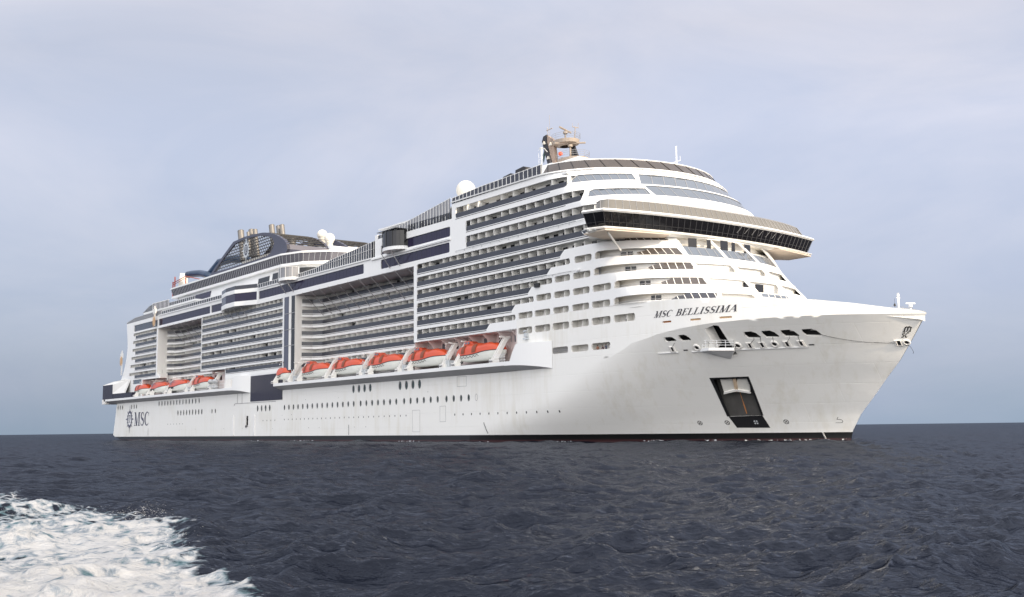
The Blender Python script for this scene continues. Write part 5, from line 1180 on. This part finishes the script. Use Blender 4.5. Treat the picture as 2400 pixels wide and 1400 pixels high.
# ================================================================== PEOPLE in the forward opening
def person(x, y, z, rot, label, top_m, h=1.72, lean=0):
    bm_v = []; bm_e = []; rad = []
    def V(p, r): bm_v.append(p); rad.append((r, r)); return len(bm_v)-1
    def Ed(a, b_): bm_e.append((a, b_))
    pel = V((0,0,.92), .15); sp1 = V((.02+lean*.3,0,1.15), .145); ch = V((.03+lean*.6,0,1.36), .165); nk = V((.05+lean,0,1.50), .06); hd = V((.07+lean,0,1.60), .095); ht = V((.07+lean,0,1.70), .085)
    for a_, b_ in ((pel,sp1),(sp1,ch),(ch,nk),(nk,hd),(hd,ht)): Ed(a_, b_)
    for s in (-1, 1):
        hp = V((0,.1*s,.86), .10); k = V((.05,.11*s,.48), .065); an = V((0,.11*s,.09), .045); toe = V((.17,.12*s,.04), .035); Ed(pel,hp); Ed(hp,k); Ed(k,an); Ed(an,toe)
        sh = V((.03+lean*.7,.2*s,1.38), .07); el_ = V((.08+lean,.27*s,1.12), .045); wr = V((.32+lean,.22*s,1.08), .032); pm = V((.40+lean,.21*s,1.08), .035); Ed(ch,sh); Ed(sh,el_); Ed(el_,wr); Ed(wr,pm)
        for f in range(4): q_ = V((.47+lean,(.18+.018*f)*s,1.06), .010); q2 = V((.49+lean,(.18+.018*f)*s,1.03), .009); Ed(pm,q_); Ed(q_,q2)
        th = V((.43+lean,.16*s,1.07), .011); Ed(pm,th)
    me = bpy.data.meshes.new('person'); me.from_pydata(bm_v, bm_e, [])
    o = bpy.data.objects.new('person', me); scn.collection.objects.link(o)
    md = o.modifiers.new('skin', 'SKIN'); sv = me.skin_vertices[0].data if me.skin_vertices else None
    if sv is None:
        bpy.context.view_layer.objects.active = o
        sv = me.skin_vertices.new().data if hasattr(me.skin_vertices, 'new') else me.skin_vertices[0].data
    for i, r in enumerate(rad): sv[i].radius = r
    sv[0].use_root = True
    o.modifiers.new('sub', 'SUBSURF').render_levels = 1
    dg = bpy.context.evaluated_depsgraph_get(); ev = bpy.data.meshes.new_from_object(o.evaluated_get(dg)); o.modifiers.clear(); o.data = ev
    ev.materials.clear(); ev.materials.append(top_m); ev.materials.append(SKIN); ev.materials.append(CLOTHA)
    for p_ in ev.polygons:
        c = p_.center; p_.use_smooth = True
        p_.material_index = 1 if (c.z > 1.47 or (c.x > .2+lean and c.z < 1.2 and c.z > .9)) else (2 if c.z < .95 else 0)
    k = h/1.75; o.scale = (k,k,k); o.location = (x,y,z); o.rotation_euler = (0,0,rot)
    tag(o, label, 'person')
    hr = MB(); hr.sphere((.05+lean,0,1.66), .115, 12, 8); hr.build('hair', CLOTHA, o)
    return o
zf = 14.66
person(57.9,-20.95,zf+.0,-PI/2+.3,'person in a brown top standing alone at the left of the forward hull opening',CLOTHC, 1.75)
person(59.3,-20.9,zf-.05,-PI/2,'person in dark clothes leaning on the sill in the middle of the forward hull opening',CLOTHA, 1.7, .12)
person(60.0,-20.9,zf+.05,-PI/2-.4,'taller person in dark blue beside the one leaning on the sill, forward hull opening',mat('cloth_blue',(.04,.06,.12),.8), 1.8)
person(61.1,-20.85,zf,-PI/2+.5,'person in a white shirt at the right end of the forward hull opening',CLOTHB, 1.76)

# ================================================================== SEA
def wave_field(X, Y, cell):
    rng = np.random.RandomState(11); H = np.zeros_like(X); DX = np.zeros_like(X); DY = np.zeros_like(X)
    wd = math.radians(200)
    for i in range(130):
        lam = 0.35*(30/0.35)**(rng.rand()**1.25); th = wd+rng.normal(0, .6); k = 2*PI/lam
        amp = .0074*lam**.93*(1 if lam < 2.6 else (2.6/lam)**.72); ph = rng.rand()*2*PI
        att = np.clip((lam/cell-1.8)/2.5, 0, 1)
        a = k*(X*math.cos(th)+Y*math.sin(th))+ph; c = amp*att
        H += c*np.cos(a); DX -= c*math.cos(th)*np.sin(a)*.9; DY -= c*math.sin(th)*np.sin(a)*.9
    return H, DX, DY
def vnoise(X, Y, s, seed):
    rng = np.random.RandomState(seed); T = rng.rand(256, 256); x = X/s; y = Y/s; xi = np.floor(x).astype(int); yi = np.floor(y).astype(int); fx = x-xi; fy_ = y-yi; fx = fx*fx*(3-2*fx); fy_ = fy_*fy_*(3-2*fy_)
    g = lambda a, c: T[a % 256, c % 256]
    return (g(xi,yi)*(1-fx)+g(xi+1,yi)*fx)*(1-fy_)+(g(xi,yi+1)*(1-fx)+g(xi+1,yi+1)*fx)*fy_
def fbm(X, Y, s, seed, o=5, rough=.5):
    r = 0; a = 1; t = 0
    for i in range(o): r = r+a*vnoise(X+13*i, Y-7*i, s, seed+i); t += a; a *= rough; s /= 2.03
    return r/t
FOAM_EDGE = np.array([(112,-143),(128,-134.5),(137.0,-130.6),(150,-132.0),(160.1,-132.2),(165.0,-131.4),(168.5,-132.6),(171.5,-132.9),(175.0,-134.2),(179.5,-135.6),(184,-136.6),(192,-138.2),(210,-146),(206,-175),(150,-175),(112,-160)])
def edge_dist(X, Y):                               # signed distance into the wake (metres)
    P = np.stack([X, Y], -1); d = np.full(X.shape, 1e9)
    E_ = FOAM_EDGE[:13]
    for i in range(len(E_)-1):
        a, b_ = E_[i], E_[i+1]; ab = b_-a; t = np.clip(((P-a)@ab)/(ab@ab), 0, 1); q = P-(a+t[..., None]*ab); d = np.minimum(d, np.hypot(q[..., 0], q[..., 1]))
    ins = inpoly(P.reshape(-1, 2), FOAM_EDGE).reshape(X.shape)
    return np.where(ins, d, -d)
fwd = math.atan2(.59288, -.79656)
def sea_grid():
    th = []; a = fwd-math.radians(34)
    nfine = 760
    fine = np.linspace(fwd-math.radians(33), fwd+math.radians(33), nfine)
    coarse = np.linspace(fwd+math.radians(33), fwd+2*PI-math.radians(33), 120)[1:-1]
    th = np.concatenate([fine, coarse])
    r = [4.0]
    while r[-1] < 45000:
        x = r[-1]; r.append(x*(1+min(.0035+.0000045*x+ (.004 if x > 700 else 0), .25)))
        if len(r) > 1500: break
    return np.array(r), th
rr, th = sea_grid()
RR, TH = np.meshgrid(rr, th, indexing='ij'); SXg = CAM.x+RR*np.cos(TH); SYg = CAM.y+RR*np.sin(TH)
dr = np.gradient(rr)[:, None]*np.ones_like(TH); cell = np.maximum(dr, RR*np.radians(.087))
Hh, DXh, DYh = wave_field(SXg, SYg, cell)
d_in = edge_dist(SXg, SYg)
wk = np.clip(d_in/1.2, 0, 1); near = np.clip(1-RR/120, 0, 1)
lump = (fbm(SXg, SYg, 2.4, 3, 5, .55)-.5)*.62+(fbm(SXg, SYg, .5, 9, 3)-.5)*.16
ridge = np.exp(-((RR-28.2-.9*np.sin(TH*23)-1.5*(fbm(SXg, SYg, 2.0, 61, 3)-.5))/.9)**2)*np.clip((d_in+.2)/1.0, 0, 1)
Hh = Hh+ridge*(.16+.34*fbm(SXg, SYg, .7, 63, 4, .6))
Hh = Hh*(1-.25*wk)+wk*near*(lump+.06)+.20*near*np.exp(-((d_in-.35)/.5)**2)*(fbm(SXg, SYg, .9, 21, 5, .6)+.1)
nv, nh = RR.shape
co = np.stack([SXg+DXh, SYg+DYh, Hh], -1).reshape(-1, 3)
idx = np.arange(nv*nh).reshape(nv, nh); nxt = np.roll(idx, -1, axis=1)
F4 = np.stack([idx[:-1], idx[1:], nxt[1:], nxt[:-1]], -1).reshape(-1, 4)
me = bpy.data.meshes.new('sea'); me.vertices.add(len(co)); me.vertices.foreach_set('co', co.ravel()); me.loops.add(F4.size); me.loops.foreach_set('vertex_index', F4.ravel().astype(np.int32))
me.polygons.add(len(F4)); me.polygons.foreach_set('loop_start', np.arange(0, F4.size, 4, dtype=np.int32)); me.polygons.foreach_set('use_smooth', np.ones(len(F4), bool)); me.update(calc_edges=True)
at = me.attributes.new('foam', 'FLOAT', 'POINT')
n_f = fbm(SXg*1.0, SYg*1.0, 1.6, 40, 6, .6); 
foam = np.clip((d_in+.1)/np.clip(1.0+(RR-16)*.075, 1.0, 2.4), 0, 1)*np.clip(1-RR/110, 0, 1)**.3*np.where(d_in > 0, .92+.45*fbm(SXg, SYg, 5.0, 77, 3), 1)*(1-.42*np.clip((RR-30)/6, 0, 1)*np.clip((62-RR)/10, 0, 1))
foam = np.where(RR > 160, 0, foam)
# a thin line of broken water along the ship's side
side = np.array([-hy(float(x), 0) if x > 15 else -21.5 for x in np.clip(SXg.ravel(), -206, 92.8)]).reshape(SXg.shape) if False else None
at.data.foreach_set('value', foam.ravel().astype(np.float32))
sea = bpy.data.objects.new('sea', me); scn.collection.objects.link(sea); tag(sea, 'dark slate blue open sea with small choppy waves and foaming boat wake', None, kind='structure')
def sea_mat():
    m = bpy.data.materials.new('sea_water'); m.use_nodes = True; t = m.node_tree; t.nodes.remove(t.nodes['Principled BSDF'])
    g = nd('ShaderNodeNewGeometry', t); hs_ = []
    mp_ = nd('ShaderNodeMapping', t); mp_.inputs['Rotation'].default_value = (0, 0, math.radians(28)); mp_.inputs['Scale'].default_value = (1.0, .55, 1); t.links.new(g.outputs['Position'], mp_.inputs[0])
    for sc, w_ in ((11.0, .024), (3.4, .085), (1.0, .19), (.24, .34)):
        n = nd('ShaderNodeTexNoise', t); n.inputs['Scale'].default_value = sc; n.inputs['Detail'].default_value = 3; n.inputs['Roughness'].default_value = .6; n.inputs['Distortion'].default_value = .4; t.links.new(mp_.outputs[0], n.inputs['Vector']); hs_.append(mth('MULTIPLY', n.outputs[0], w_, t))
    h = hs_[0]
    for q_ in hs_[1:]: h = mth('ADD', h, q_, t)
    bp = nd('ShaderNodeBump', t); bp.inputs['Strength'].default_value = 1.0; bp.inputs['Distance'].default_value = 1.0; t.links.new(h, bp.inputs['Height'])
    di = nd('ShaderNodeBsdfDiffuse', t); di.inputs[0].default_value = (.0065, .0085, .015, 1)
    gl_ = nd('ShaderNodeBsdfGlossy', t); gl_.inputs['Color'].default_value = (.78, .805, .86, 1); gl_.inputs['Roughness'].default_value = .08
    fr = nd('ShaderNodeFresnel', t); fr.inputs[0].default_value = 1.33
    for n_ in (di, gl_, fr): t.links.new(bp.outputs[0], n_.inputs['Normal'])
    # rough sea: unresolved wave faces cap the grazing reflection
    fac = mth('MINIMUM', mth('MULTIPLY', fr.outputs[0], .47, t), .27, t)
    wa = nd('ShaderNodeMixShader', t); t.links.new(fac, wa.inputs[0]); t.links.new(di.outputs[0], wa.inputs[1]); t.links.new(gl_.outputs[0], wa.inputs[2])
    fo_ = nd('ShaderNodeAttribute', t); fo_.attribute_name = 'foam'
    def noise(sc, det, rough, dist, vec=None):
        n = nd('ShaderNodeTexNoise', t); n.inputs['Scale'].default_value = sc; n.inputs['Detail'].default_value = det; n.inputs['Roughness'].default_value = rough; n.inputs['Distortion'].default_value = dist; t.links.new(vec or g.outputs['Position'], n.inputs['Vector']); return n
    f1 = noise(.55, 10, .66, .7); f2 = noise(2.6, 9, .66, .6)
    wv = nd('ShaderNodeVectorMath', t, operation='ADD'); t.links.new(g.outputs['Position'], wv.inputs[0]); sc_ = nd('ShaderNodeVectorMath', t, operation='SCALE'); sc_.inputs['Scale'].default_value = .9; t.links.new(f1.outputs['Color'], sc_.inputs[0]); t.links.new(sc_.outputs[0], wv.inputs[1])
    vo = nd('ShaderNodeTexVoronoi', t); vo.feature = 'DISTANCE_TO_EDGE'; vo.inputs['Scale'].default_value = 2.3; t.links.new(wv.outputs[0], vo.inputs['Vector'])
    lace = mth('SUBTRACT', .22, mth('MULTIPLY', vo.outputs['Distance'], 1.5, t), t)
    a_ = mth('MULTIPLY', mth('SUBTRACT', f1.outputs[0], .5, t), 1.9, t); b_ = mth('MULTIPLY', mth('SUBTRACT', f2.outputs[0], .5, t), 1.1, t)
    den = mth('ADD', mth('ADD', a_, b_, t), mth('ADD', lace, mth('MULTIPLY', fo_.outputs['Fac'], 1.42, t), t), t)
    val = mth('MULTIPLY', mth('SUBTRACT', den, .72, t), 3.2, t, True)
    val = mth('MULTIPLY', val, mth('GREATER_THAN', fo_.outputs['Fac'], .001, t), t)
    fb = nd('ShaderNodeBsdfPrincipled', t); fb.inputs['Roughness'].default_value = .75; fb.inputs['Specular IOR Level'].default_value = .2
    fc = nd('ShaderNodeValToRGB', t); e_ = fc.color_ramp.elements; e_[0].position = .70; e_[0].color = (.075, .145, .175, 1); e_[1].position = 1.0; e_[1].color = (.43, .445, .47, 1)
    e2 = e_.new(.84); e2.color = (.22, .26, .31, 1)
    t.links.new(mth('ADD', mth('MULTIPLY', f2.outputs[0], .95, t), mth('MULTIPLY', den, .35, t), t), fc.inputs[0]); t.links.new(fc.outputs[0], fb.inputs['Base Color'])
    b2 = nd('ShaderNodeBump', t); b2.inputs['Strength'].default_value = 1.0; b2.inputs['Distance'].default_value = .22; t.links.new(mth('ADD', f2.outputs[0], mth('MULTIPLY', f1.outputs[0], 1.5, t), t), b2.inputs['Height']); t.links.new(b2.outputs[0], fb.inputs['Normal'])
    mx = nd('ShaderNodeMixShader', t); t.links.new(val, mx.inputs[0]); t.links.new(wa.outputs[0], mx.inputs[1]); t.links.new(fb.outputs[0], mx.inputs[2]); t.links.new(mx.outputs[0], t.nodes['Material Output'].inputs[0])
    return m
me.materials.append(sea_mat())
# spray thrown up by the wake
rng = np.random.RandomState(5); q = MB()
def tetra(p, s):
    a = rng.normal(size=(4, 3))*s; q.add([tuple(np.array(p)+v) for v in a], [(0,1,2),(0,2,3),(0,3,1),(1,3,2)])
SPL = np.array([(153.5,-137.2),(160,-135.6),(166.4,-133.7),(165.6,-132.2),(164.6,-131.5),(167.6,-132.7),(171.8,-133.2),(176.5,-134.9)])
SPH = [.05,.06,.07,.08,.09,.07,.06,.04]
for i in range(1300):
    u = rng.rand()*(len(SPL)-1.001); k = int(u); f = u-k; p = SPL[k]*(1-f)+SPL[k+1]*f; hm = SPH[k]*(1-f)+SPH[k+1]*f
    cl = .4+1.2*abs(math.sin(u*9.0+1.3*math.sin(u*23)))
    tetra((p[0]+rng.normal()*.35, p[1]-.75+rng.normal()*.30, .12+min(rng.exponential(hm*cl*.7), .28)), rng.uniform(.002,.0052))
sprayo = q.build('sea_spray', mat('spray_white', (.88,.9,.92), .6)); tag(sprayo, 'white droplets of spray above the wake crest at lower left', 'spray', kind='stuff')
# broken foam lines at the ship's waterline
q = MB()
def foam_patch(x0, L, off_, w_):
    n = 10; pts = []
    rings = []
    for i in range(n+1):
        t = i/n; x = x0+L*t; y = -(hy(x, 0) if x > 15 else YS)-off_-.3*math.sin(t*7+x0); hw = w_*math.sin(PI*t)**.6*rng.uniform(.6,1.2)+.02
        rings.append([(x, y-hw, .06), (x, y-hw*.3, .22+.1*rng.rand()), (x+.1, y+hw*.5, .2), (x, y+hw, .05)])
    q.smooth = True; q.loft(rings)
for x0, L, o_, w_ in ((83,9.8,.5,.35),(91.5,2.6,.2,.3),(62,4,2.2,.35),(64,7,3.4,.4),(78,5,2,.45),(72,3,.8,.3),(-3,10,3.5,.3),(-60,16,2,.45),(-75,9,5,.3),(-150,8,4,.4),(-170,4,3,.4),(30,3,6,.3),(50,4,8,.3)): foam_patch(x0, L, o_, w_)
fm_ = mat('foam_white', (.42,.44,.46), .7); t_ = fm_.node_tree; g_c = nd('ShaderNodeTexCoord', t_); nn_ = nd('ShaderNodeTexNoise', t_); nn_.inputs['Scale'].default_value = 1.6; nn_.inputs['Detail'].default_value = 6
t_.links.new(g_c.outputs['Object'], nn_.inputs['Vector']); t_.links.new(mth('MULTIPLY', mth('SUBTRACT', nn_.outputs[0], .52, t_), 7, t_, True), t_.nodes['Principled BSDF'].inputs['Alpha'])
fo2 = q.build('waterline_foam', fm_); tag(fo2, 'thin broken white foam lines along the ship waterline', 'foam', kind='stuff')
